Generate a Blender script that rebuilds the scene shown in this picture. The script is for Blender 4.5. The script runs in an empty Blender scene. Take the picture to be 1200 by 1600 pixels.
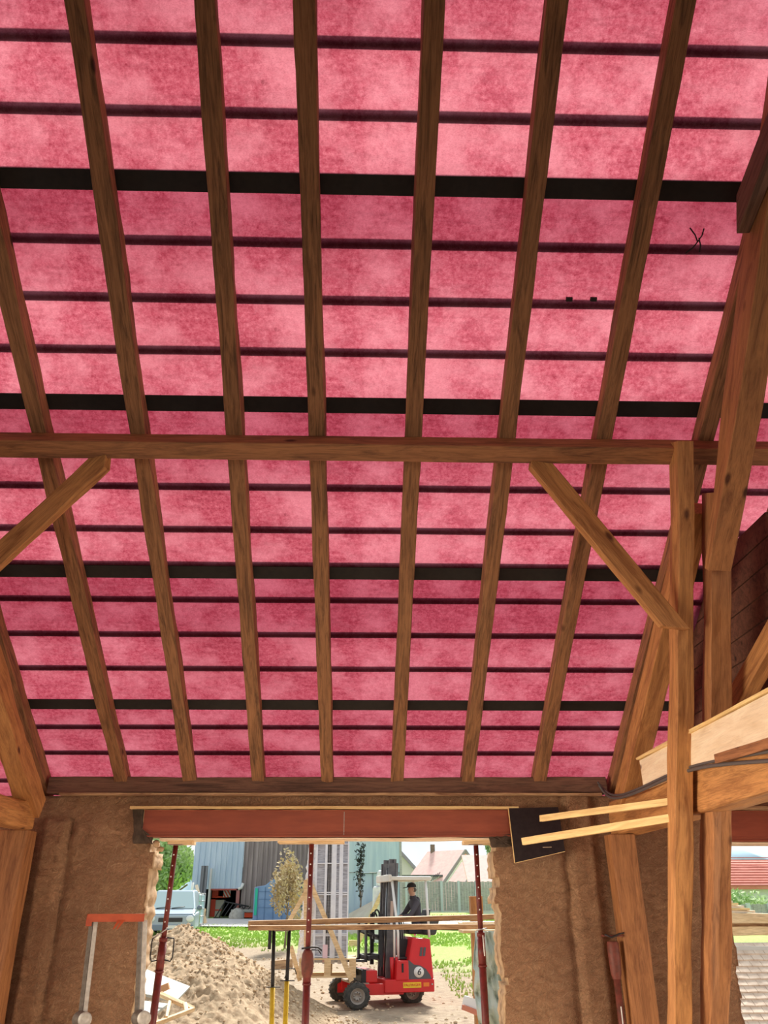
import bpy, bmesh, math, random
from mathutils import Vector, Matrix, Euler, noise
random.seed(7)
PI = math.pi
V3 = Vector
S = bpy.context.scene
COL = S.collection

# ------------------------------------------------------------------ camera, sky, sun, exposure
EYE = V3((0, 0, 1.6))
FPX = 1243.8
TH, YA, RO = math.radians(26.299), math.radians(1.581), math.radians(-0.165)
_F = V3((math.sin(YA)*math.cos(TH), math.cos(YA)*math.cos(TH), math.sin(TH)))
_r0 = V3((math.cos(YA), -math.sin(YA), 0)); _u0 = _r0.cross(_F)
_R = math.cos(RO)*_r0 + math.sin(RO)*_u0
_U = -math.sin(RO)*_r0 + math.cos(RO)*_u0
cd = bpy.data.cameras.new('camera'); cam = bpy.data.objects.new('camera', cd); COL.objects.link(cam)
cd.sensor_fit = 'VERTICAL'; cd.sensor_height = 24; cd.lens = 24*FPX/1600; cd.clip_end = 3000; cd.clip_start = .05
M = Matrix.Identity(4)
for i in range(3):
    M[i][0] = _R[i]; M[i][1] = _U[i]; M[i][2] = -_F[i]; M[i][3] = EYE[i]
cam.matrix_world = M
S.camera = cam

w = bpy.data.worlds.new('sky'); S.world = w; w.use_nodes = True
nt = w.node_tree; nt.nodes.clear()
wo = nt.nodes.new('ShaderNodeOutputWorld'); bg = nt.nodes.new('ShaderNodeBackground')
tc = nt.nodes.new('ShaderNodeTexCoord'); nz = nt.nodes.new('ShaderNodeTexNoise'); cr = nt.nodes.new('ShaderNodeValToRGB')
nz.inputs['Scale'].default_value = 4.0; nz.inputs['Detail'].default_value = 5
cr.color_ramp.elements[0].position = .38; cr.color_ramp.elements[0].color = (.72, .88, 1.0, 1)
cr.color_ramp.elements[1].position = .55; cr.color_ramp.elements[1].color = (1.0, 1.0, 1.0, 1)
nt.links.new(tc.outputs['Generated'], nz.inputs['Vector']); nt.links.new(nz.outputs['Fac'], cr.inputs['Fac'])
# hazy sky: brighter towards the sun's side of the horizon than overhead and behind
sx_ = nt.nodes.new('ShaderNodeVectorMath'); sx_.operation = 'DOT_PRODUCT'; sx_.inputs[1].default_value = (.2, .93, .3); nt.links.new(tc.outputs['Generated'], sx_.inputs[0])
mr_ = nt.nodes.new('ShaderNodeMapRange'); mr_.interpolation_type = 'SMOOTHSTEP'; mr_.inputs[1].default_value = .35; mr_.inputs[2].default_value = .95; mr_.inputs[3].default_value = .84; mr_.inputs[4].default_value = 1.2
nt.links.new(sx_.outputs['Value'], mr_.inputs[0]); mu_ = nt.nodes.new('ShaderNodeVectorMath'); mu_.operation = 'SCALE'
nt.links.new(cr.outputs['Color'], mu_.inputs[0]); nt.links.new(mr_.outputs[0], mu_.inputs['Scale']); nt.links.new(mu_.outputs[0], bg.inputs['Color']); nt.links.new(bg.outputs[0], wo.inputs[0])
bg.inputs['Strength'].default_value = 1.0

sl = bpy.data.lights.new('sun', 'SUN'); so = bpy.data.objects.new('sun', sl); COL.objects.link(so)
sl.energy = 8.0; sl.angle = math.radians(9.0); sl.color = (1, .95, .86)
so.rotation_euler = (math.radians(-47), 0, math.radians(-10))       # from beyond the wall, high

def area(name, loc, rot, sx, sy, e, c):
    l = bpy.data.lights.new(name, 'AREA'); l.shape = 'RECTANGLE'; l.size = sx; l.size_y = sy; l.energy = e; l.color = c
    o = bpy.data.objects.new(name, l); COL.objects.link(o); o.location = loc; o.rotation_euler = rot
    return o
# daylight through the wide doorway behind the viewer; the two unseen side lamps are added fill
area('doorway_daylight', (0, -4.2, 1.5), (math.radians(-96), 0, PI), 7.5, 2.8, 28, (1, .86, .68)).data.spread = math.radians(56)
la = area('left_fill_light', (-5.95, 2.6, 1.25), (0, math.radians(-86), math.radians(14)), 1.9, 4.6, 125, (1, .84, .64)); la.data.spread = math.radians(60)
la = area('right_fill_light', (6.75, 2.6, 1.25), (0, math.radians(84), math.radians(-14)), 1.9, 4.6, 75, (1, .84, .64)); la.data.spread = math.radians(64)
S.view_settings.view_transform = 'Standard'; S.view_settings.look = 'None'
S.view_settings.exposure = 0.0; S.view_settings.gamma = 1; S.view_settings.use_curve_mapping = False

# ------------------------------------------------------------------ measuring helpers
def ray(px, py): return _F + (px-600)/FPX*_R - (py-800)/FPX*_U
def at(px, py, Y):
    d = ray(px, py); return EYE + d*(Y/d.y)
def atX(px, py, X):
    d = ray(px, py); return EYE + d*(X/d.x)
AL = math.radians(32.06); YE, ZE = 7.507, 2.602            # roof plane through the eave line
RN = V3((0, math.sin(AL), math.cos(AL))); RD = V3((0, -math.cos(AL), math.sin(AL)))
def rp(x, t, off=0):                                        # point of the roof: x along the eave, t up the slope, off below it
    return V3((x, YE, ZE)) + RD*t - RN*off
def on_roof(px, py, off=0):
    d = ray(px, py); P0 = V3((0, YE, ZE)) - RN*off
    p = EYE + d*((P0-EYE).dot(RN)/d.dot(RN)); return p.x, (p-P0).dot(RD)

# ------------------------------------------------------------------ materials
def mat(name, base=(.5,.5,.5), rough=.7, metal=0, **k):
    m = bpy.data.materials.new(name); m.use_nodes = True
    b = m.node_tree.nodes['Principled BSDF']
    b.inputs['Base Color'].default_value = (*base, 1); b.inputs['Roughness'].default_value = rough; b.inputs['Metallic'].default_value = metal
    for a, v in k.items(): b.inputs[a].default_value = v
    return m
def nodes(m): return m.node_tree, m.node_tree.nodes['Principled BSDF']
def tex_coord(n, kind='Object', scale=(1,1,1), rnd=False):
    tc = n.nodes.new('ShaderNodeTexCoord'); mp = n.nodes.new('ShaderNodeMapping'); mp.inputs['Scale'].default_value = scale
    src = tc.outputs[kind]
    if rnd:                                                # every timber gets its own stretch of grain
        oi = n.nodes.new('ShaderNodeObjectInfo'); ml = n.nodes.new('ShaderNodeMath'); ml.operation = 'MULTIPLY'; ml.inputs[1].default_value = 61.7
        va = n.nodes.new('ShaderNodeVectorMath'); va.operation = 'ADD'
        n.links.new(oi.outputs['Random'], ml.inputs[0]); n.links.new(src, va.inputs[0]); n.links.new(ml.outputs[0], va.inputs[1]); src = va.outputs[0]
    n.links.new(src, mp.inputs['Vector']); return mp.outputs['Vector']
def noise_n(n, vec, scale, detail=4, rough=.55, dist=0):
    t = n.nodes.new('ShaderNodeTexNoise'); t.inputs['Scale'].default_value = scale; t.inputs['Detail'].default_value = detail
    t.inputs['Roughness'].default_value = rough; t.inputs['Distortion'].default_value = dist
    n.links.new(vec, t.inputs['Vector']); return t.outputs['Fac']
def ramp(n, fac, stops):
    r = n.nodes.new('ShaderNodeValToRGB'); e = r.color_ramp.elements
    while len(e) < len(stops): e.new(.5)
    for q, (p, c) in zip(e, stops): q.position = p; q.color = (*c, 1) if len(c) == 3 else c
    n.links.new(fac, r.inputs['Fac']); return r.outputs['Color']
def mixc(n, fac, a, b, mode='MIX'):
    x = n.nodes.new('ShaderNodeMix'); x.data_type = 'RGBA'; x.blend_type = mode
    if isinstance(fac, (int, float)): x.inputs[0].default_value = fac
    else: n.links.new(fac, x.inputs[0])
    for s, i in ((a, 6), (b, 7)):
        if isinstance(s, tuple): x.inputs[i].default_value = (*s, 1)
        else: n.links.new(s, x.inputs[i])
    return x.outputs[2]
def bump(n, b, h, strength=.4, dist=.01):
    u = n.nodes.new('ShaderNodeBump'); u.inputs['Strength'].default_value = strength; u.inputs['Distance'].default_value = dist
    n.links.new(h, u.inputs['Height']); n.links.new(u.outputs[0], b.inputs['Normal'])
def noisy(name, c1, c2, scale=6, rough=.8, bs=.3, metal=0, stretch=(1,1,1), kind='Object', lo=.35, hi=.65):
    m = mat(name, c1, rough, metal); n, b = nodes(m)
    f = noise_n(n, tex_coord(n, kind, stretch), scale, 6, .6)
    n.links.new(ramp(n, f, [(lo, c1), (hi, c2)]), b.inputs['Base Color'])
    if bs: bump(n, b, f, bs)
    return m
def wood(name, light, dark, rough=.75, knots=True, grain=10, bs=.35, fm=.45):
    """planks and beams are built along their own x axis, so grain follows it"""
    m = mat(name, light, rough); n, b = nodes(m)
    v = tex_coord(n, 'Object', (1, grain, grain), True)
    g = noise_n(n, v, 2.2, 9, .70, .9)
    fine = noise_n(n, tex_coord(n, 'Object', (2, 60, 60), True), 3, 3, .6)
    c = ramp(n, g, [(.32, dark), (.55, light), (.75, tuple(min(1, q*1.22) for q in light))])
    c = mixc(n, fm, c, ramp(n, fine, [(.36, (.40,.36,.34)), (.52, (1,1,1))]), 'MULTIPLY')
    if knots:
        vo = n.nodes.new('ShaderNodeTexVoronoi'); vo.inputs['Scale'].default_value = 2.1; vo.inputs['Randomness'].default_value = 1
        n.links.new(tex_coord(n, 'Object', (1, 2.2, 2.2), True), vo.inputs['Vector'])
        k = ramp(n, vo.outputs['Distance'], [(.05, (.22,.14,.10)), (.11, (1,1,1))])
        c = mixc(n, 1.0, c, k, 'MULTIPLY')
    n.links.new(c, b.inputs['Base Color'])
    bump(n, b, fine, bs, .004)
    return m

W_TRUSS2 = wood('aged_truss_wood', (.42,.185,.07), (.21,.078,.028), .65, True, 8)
W_OLD = wood('old_rafter_wood', (.36,.172,.078), (.10,.046,.022), .8, True, 14, .6)
W_PUR = wood('purlin_wood', (.38,.165,.07), (.16,.065,.03), .7, True, 9)
W_TRUSS = wood('truss_wood', (.55,.26,.09), (.27,.10,.03), .65, True, 8)
W_PLATE = wood('wall_plate_wood', (.20,.105,.07), (.07,.035,.025), .8, False, 12, .6)
W_PALE = wood('planed_spruce', (.93,.78,.58), (.80,.62,.42), .6, True, 6, .15, .15)
W_LATH = wood('sawn_lath', (.92,.68,.32), (.70,.46,.19), .7, False, 10, .35, .2)
W_NEW = wood('new_timber', (.85,.62,.36), (.66,.42,.2), .7, False, 8)
W_BOARD = wood('scaffold_board', (.55,.36,.2), (.20,.09,.045), .8, False, 8)
W_GREY = wood('grey_weathered_boards', (.48,.475,.47), (.30,.30,.30), .9, False, 16)
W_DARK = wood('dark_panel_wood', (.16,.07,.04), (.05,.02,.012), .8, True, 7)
BLACK = noisy('black_strip', (.012,.010,.010), (.02,.016,.015), 20, .8, .1)
FILM = noisy('black_phenolic_face', (.012,.011,.013), (.024,.02,.022), 30, .45, .05)
RUST = noisy('red_oxide_paint', (.34,.075,.035), (.25,.05,.025), 3, .55, .1, 0, (1, 5, 5))
PROPRED = noisy('prop_paint', (.20,.022,.02), (.11,.016,.014), 25, .45, .2)
PROPRUST = noisy('rusted_prop_paint', (.22,.05,.035), (.10,.03,.02), 18, .6, .3)
STEEL = noisy('bright_steel', (.55,.55,.56), (.4,.4,.41), 30, .4, .1, .8)
DSTEEL = mat('dark_steel', (.05,.05,.055), .45, .5)
ALU = noisy('worn_aluminium', (.62,.60,.56), (.45,.43,.40), 30, .5, .15, .4, (1,1,1))
ORANGE = noisy('orange_red_paint', (.55,.10,.035), (.40,.065,.025), 9, .5, .1)
YEL = noisy('yellow_paint', (.80,.58,.03), (.68,.45,.02), 30, .5, .1)
BLK = mat('black_metal', (.02,.02,.025), .5, .2)
RUB = noisy('tyre_rubber', (.035,.035,.037), (.09,.085,.075), 12, .9, .4)
RED = noisy('forklift_red', (.72,.02,.025), (.62,.02,.025), 2, .35, 0)
GREYP = mat('grey_sticker', (.09,.09,.10), .5)
WHITE = mat('white_paint', (.85,.85,.84), .5)
MORTAR = noisy('dark_mortar', (.05,.035,.025), (.10,.07,.05), 12, .95, .8)

# the clay and straw plaster
COB = mat('clay_straw_plaster', (.4,.25,.16), .95); n, b = nodes(COB)
v = tex_coord(n, 'Object')
big = noise_n(n, v, 1.6, 5, .6); med = noise_n(n, tex_coord(n, 'Object', (1, 1, 2.2)), 9, 8, .7, 1.2)
def straw(rot, sc):
    tcn = n.nodes.new('ShaderNodeTexCoord'); mp = n.nodes.new('ShaderNodeMapping'); mp.inputs['Rotation'].default_value = (0, rot, 0)
    mp2 = n.nodes.new('ShaderNodeMapping'); mp2.inputs['Scale'].default_value = (sc, 20, sc*9)
    n.links.new(tcn.outputs['Object'], mp.inputs['Vector']); n.links.new(mp.outputs[0], mp2.inputs['Vector'])
    return ramp(n, noise_n(n, mp2.outputs[0], 3.0, 3, .5, .8), [(.575, (0,0,0)), (.66, (1,1,1))])
c = ramp(n, med, [(.3, (.20,.10,.052)), (.5, (.40,.222,.122)), (.7, (.53,.33,.195))])
c = mixc(n, ramp(n, big, [(.4, (0,0,0)), (.62, (.6,.6,.6))]), c, (.29,.155,.09))
s1 = straw(.5, 5); s2 = straw(-.7, 6); s3 = straw(1.3, 5)
sx = mixc(n, 1, mixc(n, 1, s1, s2, 'LIGHTEN'), s3, 'LIGHTEN')
sm = n.nodes.new('ShaderNodeMath'); sm.operation = 'MULTIPLY'; sm.inputs[1].default_value = .55
n.links.new(sx, sm.inputs[0])
c = mixc(n, sm.outputs[0], c, (.58,.38,.23)); n.links.new(c, b.inputs['Base Color'])
ad = n.nodes.new('ShaderNodeMath'); ad.operation = 'MULTIPLY_ADD'; ad.inputs[1].default_value = .5
n.links.new(sx, ad.inputs[0]); n.links.new(med, ad.inputs[2]); bump(n, b, ad.outputs[0], .9, .02)
COBEDGE = noisy('torn_straw_edge', (.62,.44,.27), (.42,.28,.16), 14, .95, .9)

# the red translucent underlay
def membrane_mat(name, dens):
    m = bpy.data.materials.new(name); m.use_nodes = True; n = m.node_tree; n.nodes.clear()
    o = n.nodes.new('ShaderNodeOutputMaterial'); t = n.nodes.new('ShaderNodeBsdfTranslucent'); d = n.nodes.new('ShaderNodeBsdfDiffuse')
    mx = n.nodes.new('ShaderNodeMixShader'); mx.inputs[0].default_value = .08
    v = tex_coord(n, 'Object', (1, 1, 1))
    f = noise_n(n, v, 34, 9, .82); g = noise_n(n, tex_coord(n, 'Object', (.8, 5, 5)), 7, 6, .7); h = noise_n(n, v, 1.1, 3, .5)
    fine = noise_n(n, tex_coord(n, 'Object', (1, 2.2, 2.2)), 95, 5, .8)
    c = ramp(n, f, [(.34, (.175, .020, .034)), (.5, (.275, .056, .080)), (.66, (.37, .108, .136))])
    c = mixc(n, .45, c, ramp(n, g, [(.34, (.56,.40,.44)), (.54, (1.0,.97,.97))]), 'MULTIPLY')
    h2 = noise_n(n, v, 3.2, 4, .6); c = mixc(n, ramp(n, h2, [(.45, (0,0,0)), (.66, (.55,.55,.55))]), c, (.42,.16,.19))
    c = mixc(n, .50, c, ramp(n, fine, [(.36, (.50,.40,.44)), (.54, (1,1,1))]), 'MULTIPLY')
    c = mixc(n, .7, c, ramp(n, h, [(.35, (.78,.66,.68)), (.6, (1.0,1.0,1.0))]), 'MULTIPLY')
    vo = n.nodes.new('ShaderNodeTexVoronoi'); vo.inputs['Scale'].default_value = 1.7; n.links.new(v, vo.inputs['Vector'])
    wob = n.nodes.new('ShaderNodeMath'); wob.operation = 'MULTIPLY_ADD'; wob.inputs[1].default_value = .06
    n.links.new(f, wob.inputs[0]); n.links.new(vo.outputs['Distance'], wob.inputs[2])
    c = mixc(n, 1, c, ramp(n, wob.outputs[0], [(.045, (.22,.12,.14)), (.085, (1,1,1))]), 'MULTIPLY')
    at_ = n.nodes.new('ShaderNodeAttribute'); at_.attribute_name = 'darkening'
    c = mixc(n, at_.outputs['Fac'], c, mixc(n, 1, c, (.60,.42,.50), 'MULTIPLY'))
    n.links.new(c, t.inputs[0]); d.inputs[0].default_value = (.3,.03,.05,1)
    n.links.new(t.outputs[0], mx.inputs[1]); n.links.new(d.outputs[0], mx.inputs[2]); n.links.new(mx.outputs[0], o.inputs[0])
    return m
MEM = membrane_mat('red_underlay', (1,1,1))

def siding(name, c1, c2, period, axis=0, rough=.6, metal=0):
    m = mat(name, c1, rough, metal); n, b = nodes(m)
    f = noise_n(n, tex_coord(n, 'Object', (3, 3, .3)), 1.5, 5, .6)
    n.links.new(ramp(n, f, [(.35, c1), (.65, c2)]), b.inputs['Base Color']); return m
BLUEM = siding('blue_grey_sheet_metal', (.43,.56,.70), (.55,.67,.79), .2)
BROWNS = siding('brown_slat_siding', (.24,.195,.19), (.36,.30,.29), .2)
DGREY = siding('dark_grey_sheet', (.13,.14,.16), (.22,.23,.25), .2)
ROOFP = noisy('faded_pink_tiles', (.86,.52,.47), (.92,.62,.56), 3, .8, .1)
ROOFR = noisy('red_clay_tiles', (.62,.20,.15), (.72,.28,.22), 3, .8, .1)
RENDER = mat('white_render', (.82,.86,.88), .8)
BEIGE = mat('beige_render', (.66,.64,.58), .8)
GLASS = mat('dark_glass', (.08,.11,.13), .08)

# ------------------------------------------------------------------ mesh building
class MB:
    def __init__(s): s.v = []; s.f = []; s.m = []; s.sm = []
    def add(s, vs, fs, mi=0, smooth=False):
        o = len(s.v); s.v += [tuple(q) for q in vs]
        for f in fs: s.f.append([i+o for i in f]); s.m.append(mi); s.sm.append(smooth)
        return s
    def hull(s, bot, top, mi=0):
        k = len(bot); fs = [list(range(k))[::-1], list(range(k, 2*k))] + [[i, (i+1) % k, k+(i+1) % k, k+i] for i in range(k)]
        return s.add(list(bot)+list(top), fs, mi)
    def box(s, a, b, mi=0):
        (x0,y0,z0),(x1,y1,z1) = a, b
        x0,x1 = min(x0,x1),max(x0,x1); y0,y1 = min(y0,y1),max(y0,y1); z0,z1 = min(z0,z1),max(z0,z1)
        return s.hull([(x0,y0,z0),(x1,y0,z0),(x1,y1,z0),(x0,y1,z0)], [(x0,y0,z1),(x1,y0,z1),(x1,y1,z1),(x0,y1,z1)], mi)
    def bar(s, p, q, w, h=None, up=(0,0,1), mi=0):
        p, q = V3(p), V3(q); h = h or w; d = (q-p).normalized(); up = V3(up)
        if abs(d.dot(up)) > .98: up = V3((1,0,0))
        sd = d.cross(up).normalized(); uu = sd.cross(d)
        c = [(-1,-1),(1,-1),(1,1),(-1,1)]
        r = lambda o: [o + sd*(a*w/2) + uu*(bb*h/2) for a, bb in c]
        return s.hull(r(p), r(q), mi)
    def tube(s, pts, r, n=10, mi=0, r2=None, cap=True):
        pts = [V3(p) for p in pts]; k = len(pts)
        rr = r if isinstance(r, (list, tuple)) else [r + ((r2-r)*i/(k-1) if r2 is not None else 0) for i in range(k)]
        t0 = (pts[1]-pts[0]).normalized(); a = t0.orthogonal().normalized(); vs = []
        for i, p in enumerate(pts):
            t = (pts[min(i+1,k-1)]-pts[max(i-1,0)]).normalized(); a = (a - t*a.dot(t)).normalized(); bb = t.cross(a)
            vs += [p + (a*math.cos(2*PI*j/n)+bb*math.sin(2*PI*j/n))*rr[i] for j in range(n)]
        fs = [[i*n+j, i*n+(j+1) % n, (i+1)*n+(j+1) % n, (i+1)*n+j] for i in range(k-1) for j in range(n)]
        s.add(vs, fs, mi, True)
        if cap: s.add(vs[:n], [list(range(n))[::-1]], mi); s.add(vs[-n:], [list(range(n))], mi)
        return s
    def lathe(s, prof, c, ax, n=28, mi=0):
        c, ax = V3(c), V3(ax).normalized(); a = ax.orthogonal().normalized(); bb = ax.cross(a)
        vs = [c + ax*z + (a*math.cos(2*PI*j/n)+bb*math.sin(2*PI*j/n))*r for r, z in prof for j in range(n)]
        k = len(prof)
        return s.add(vs, [[i*n+j, i*n+(j+1) % n, (i+1)*n+(j+1) % n, (i+1)*n+j] for i in range(k-1) for j in range(n)], mi, True)
    def blob(s, c, r, n=10, m=7, mi=0, jit=0):
        c = V3(c); r = r if isinstance(r, (list, tuple)) else (r, r, r); vs = []
        for i in range(m+1):
            for j in range(n):
                ph, t = PI*i/m, 2*PI*j/n; q = 1 + random.uniform(-jit, jit)
                vs.append(c + V3((r[0]*math.sin(ph)*math.cos(t)*q, r[1]*math.sin(ph)*math.sin(t)*q, r[2]*math.cos(ph)*q)))
        return s.add(vs, [[i*n+j, (i+1)*n+j, (i+1)*n+(j+1) % n, i*n+(j+1) % n] for i in range(m) for j in range(n)], mi, True)
    def build(s, name, m, parent=None, bevel=0, loc=None):
        me = bpy.data.meshes.new(name)
        vs = s.v
        if loc is not None: vs = [tuple(V3(q)-V3(loc)) for q in vs]
        me.from_pydata(vs, [], s.f)
        for q in (m if isinstance(m, (list, tuple)) else [m]): me.materials.append(q)
        me.polygons.foreach_set('material_index', s.m); me.polygons.foreach_set('use_smooth', s.sm); me.update()
        bm = bmesh.new(); bm.from_mesh(me); bmesh.ops.remove_doubles(bm, verts=bm.verts, dist=1e-6)
        bmesh.ops.recalc_face_normals(bm, faces=bm.faces); bm.to_mesh(me); bm.free()
        o = bpy.data.objects.new(name, me); COL.objects.link(o)
        if loc is not None: o.location = loc
        if bevel:
            md = o.modifiers.new('bevel', 'BEVEL'); md.width = bevel; md.segments = 2; md.limit_method = 'ANGLE'
        if parent is not None: o.parent = parent
        return o
def tag(o, label, cat, group=None, kind=None):
    o['label'] = label
    if cat: o['category'] = cat
    if group: o['group'] = group
    if kind: o['kind'] = kind
    return o
def empty(name, loc=(0,0,0), rz=0):
    o = bpy.data.objects.new(name, None); COL.objects.link(o); o.location = loc; o.rotation_euler = (0, 0, rz); o.empty_display_size = .1
    return o
def struct(o): o['kind'] = 'structure'; return o

def beam(name, p0, p1, w, h, m, side=(1,0,0), rough=.003, seed=0, parent=None, taper=None, ht=1, cut0=0, cut1=0, bev=.006, off=True):
    """a timber from p0 to p1 along its own x axis: w across 'side', h across the other way; p0,p1 are the centre line"""
    p0, p1 = V3(p0), V3(p1); L = (p1-p0).length; d = (p1-p0)/L
    sd = V3(side); sd = (sd - d*sd.dot(d)).normalized(); up = d.cross(sd)
    n = max(2, int(L/.12)); bm = bmesh.new(); rings = []
    prof = [(-.5,-.5),(0,-.5),(.5,-.5),(.5,0),(.5,.5),(0,.5),(-.5,.5),(-.5,0)]
    for i in range(n+1):
        x = L*i/n; ring = []
        for k, (a, bb) in enumerate(prof):
            j = noise.noise(V3((x*1.6+seed*7.3, k*3.1, seed*1.7)))*rough*3 + noise.noise(V3((x*9+seed*3, k*5.7, 4)))*rough
            ww = w*(1 if taper is None else 1+(taper-1)*i/n)
            xx = x
            if i == 0: xx += cut0*bb*h
            if i == n: xx += cut1*bb*h
            ring.append(bm.verts.new((xx, a*ww + j*(1 if a else 0), bb*h*(ht+(1-ht)*min(1, i/n*3)) + j*(1 if bb else 0))))
        rings.append(ring)
    for i in range(n):
        for k in range(8): bm.faces.new([rings[i][k], rings[i][(k+1)%8], rings[i+1][(k+1)%8], rings[i+1][k]])
    bm.faces.new(rings[0][::-1]); bm.faces.new(rings[-1]); bmesh.ops.recalc_face_normals(bm, faces=bm.faces)
    me = bpy.data.meshes.new(name); bm.to_mesh(me); bm.free(); me.materials.append(m)
    o = bpy.data.objects.new(name, me); COL.objects.link(o)
    mw = Matrix.Identity(4)
    for i in range(3): mw[i][0] = d[i]; mw[i][1] = sd[i]; mw[i][2] = up[i]; mw[i][3] = p0[i]
    if parent is not None: o.parent = parent
    o.matrix_world = mw
    if bev:
        md = o.modifiers.new('bevel', 'BEVEL'); md.width = bev; md.segments = 2; md.limit_method = 'ANGLE'; md.angle_limit = .7
    return o
# ================================================================== SETTING: walls, floor
GZ0 = -.345
def gz(x, y):                                               # the land outside climbs gently away from the barn
    z = GZ0
    if y > 20: z += .04*(min(y, 54)-20)
    if y > 54: z += .012*(min(y, 130)-54)
    return z
def gzn(x, y): return gz(x, y) + .05*noise.noise(V3((x*.35, y*.35, 3))) + .025*noise.noise(V3((x*1.3, y*1.3, 9)))

def cob_wall(name, x0, x1, z0, z1, y0, thick, keep, relief, cell=.025, jag=.018, label=None):
    """slab of hand-thrown clay: a grid whose cells are kept by keep(x,z); front face displaced, edges torn"""
    nx = int(round((x1-x0)/cell)); nzz = int(round((z1-z0)/cell)); bm = bmesh.new(); F = {}; B = {}
    def fv(i, k):
        if (i, k) not in F:
            x = x0+(x1-x0)*i/nx; z = z0+(z1-z0)*k/nzz
            edge = any((0 <= a < nx and 0 <= c < nzz and K[a][c]) != True for a in (i-1, i) for c in (k-1, k))
            dx = dz = 0
            if edge and 0 < i < nx and 0 < k < nzz:
                dx = jag*noise.noise(V3((x*9, z*9, 1))) + jag*.7*noise.noise(V3((x*27, z*27, 5))); dz = jag*.5*noise.noise(V3((x*9, z*9, 7)))
            r = .022*noise.noise(V3((x*1.7, z*1.7, 0))) + .013*noise.noise(V3((x*6, z*6, 2))) + .008*noise.noise(V3((x*19, z*19, 4)))
            F[i, k] = bm.verts.new((x+dx, y0 - relief(x, z) + r, z+dz))
            j2 = .025*noise.noise(V3((x*5, z*14, 11))) if edge and 0 < i < nx else 0
            B[i, k] = (x+dx+j2, y0+thick+r, z+dz)
        return F[i, k]
    K = [[keep(x0+(i+.5)*(x1-x0)/nx, z0+(k+.5)*(z1-z0)/nzz) for k in range(nzz)] for i in range(nx)]
    BV = {}
    def bv(i, k, t=1.0):
        fv(i, k)
        if (i, k, t) not in BV:
            f = F[i, k].co; q = V3(B[i, k]); p = f.lerp(q, t)
            if t < 1: p += V3((.012*noise.noise(V3((f.x*3, t*9, f.z*26))) + .012*noise.noise(V3((2, t*4, f.z*5))), 0, .02*noise.noise(V3((f.x*7, t*17, f.z*9)))))
            BV[i, k, t] = bm.verts.new(p)
        return BV[i, k, t]
    for i in range(nx):
        for k in range(nzz):
            if not K[i][k]: continue
            f = bm.faces.new([fv(i,k), fv(i+1,k), fv(i+1,k+1), fv(i,k+1)]); f.smooth = True
            for (a, c, p, q) in ((i-1,k,(i,k+1),(i,k)), (i+1,k,(i+1,k),(i+1,k+1)), (i,k-1,(i,k),(i+1,k)), (i,k+1,(i+1,k+1),(i,k+1))):
                if not (0 <= a < nx and 0 <= c < nzz and K[a][c]):
                    ts = [0, .15, .3, .45, .6, .8, 1.0]
                    for u, v_ in zip(ts, ts[1:]):
                        g = lambda P, t: fv(*P) if t == 0 else bv(P[0], P[1], t)
                        ff = bm.faces.new([g(q, u), g(p, u), g(p, v_), g(q, v_)]); ff.material_index = 1; ff.smooth = True
    me = bpy.data.meshes.new(name); bm.to_mesh(me); bm.free(); me.materials.append(COB); me.materials.append(COBEDGE)
    o = bpy.data.objects.new(name, me); COL.objects.link(o); return struct(o)

def strip(x, a, b, d=.03, s=.012):                          # plastered-over post standing proud of the wall
    u = min(x-a, b-x); return d*max(0, min(1, u/s+.5))
YW = 7.35
def relief_main(x, z):
    r = 0
    if z < 2.27: r += strip(x + .012*noise.noise(V3((0, 0, z*4))), -2.69, -2.50, .06) - .03*math.exp(-((x+2.47+.015*noise.noise(V3((0, 0, z*6))))/.02)**2)
    r += strip(x, 1.78, 2.0, .05) - .03*math.exp(-((x-1.75-.02*noise.noise(V3((0, 1, z*5))))/.025)**2)
    r += .03*noise.noise(V3((x*2, z*.7, 8)))*(1 if x > 1 else .4)
    for (zc, amp, xx) in ((1.22, .016, -2.1), (1.62, .012, -2.0), (1.35, .014, 1.5), (.95, .010, 1.5)):
        if abs(x-xx) < .5: r -= amp*math.exp(-((z-zc-.05*math.sin(x*9+zc*5))/.012)**2)*max(0, noise.noise(V3((x*3, zc*9, 1)))+.35)
    return r
def keep_main(x, z):
    zl = 2.115 + .02*noise.noise(V3((x*6, 0, 3)))
    if z > 2.10 and -1.93 < x < 1.35 and z < 2.36: return False
    jl = -1.755 - .035*(2.1-z)/1.3 - .05*(1 if z > 2.02 else 0) + .012*noise.noise(V3((3, 0, z*3)))
    jr = 1.135 + .02*(1 if z < 1.6 else 0) + .02*noise.noise(V3((8, 0, z*3.3))) + .012*noise.noise(V3((8, 0, z*11)))
    if jl < x < jr and z < 2.12: return False
    if 3.015 + .06*max(0, min(1, (z-.75)/.5)) < x < 5.6 and z < 2.36 and z > .55: return False
    return True
wl = cob_wall('wall_back', -5.0, 6.4, -.35, 2.46, YW, .36, keep_main, relief_main)

m = MB(); m.box((-6, 4.5, -.25), (6.8, 7.72, 0)); CONC = noisy('dusty_concrete', (.76,.66,.50), (.64,.54,.40), 2, .95, .2)
struct(m.build('floor', CONC)); m = MB(); m.box((-6, -4.5, -.25), (6.8, 4.5, -.01)); struct(m.build('floor', noisy('dark_low_bounce_floor', (.10,.075,.05), (.15,.11,.075), 3, .95, .4)))  # unseen floor part made dark to cut light bounced onto the upper rafters
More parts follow.
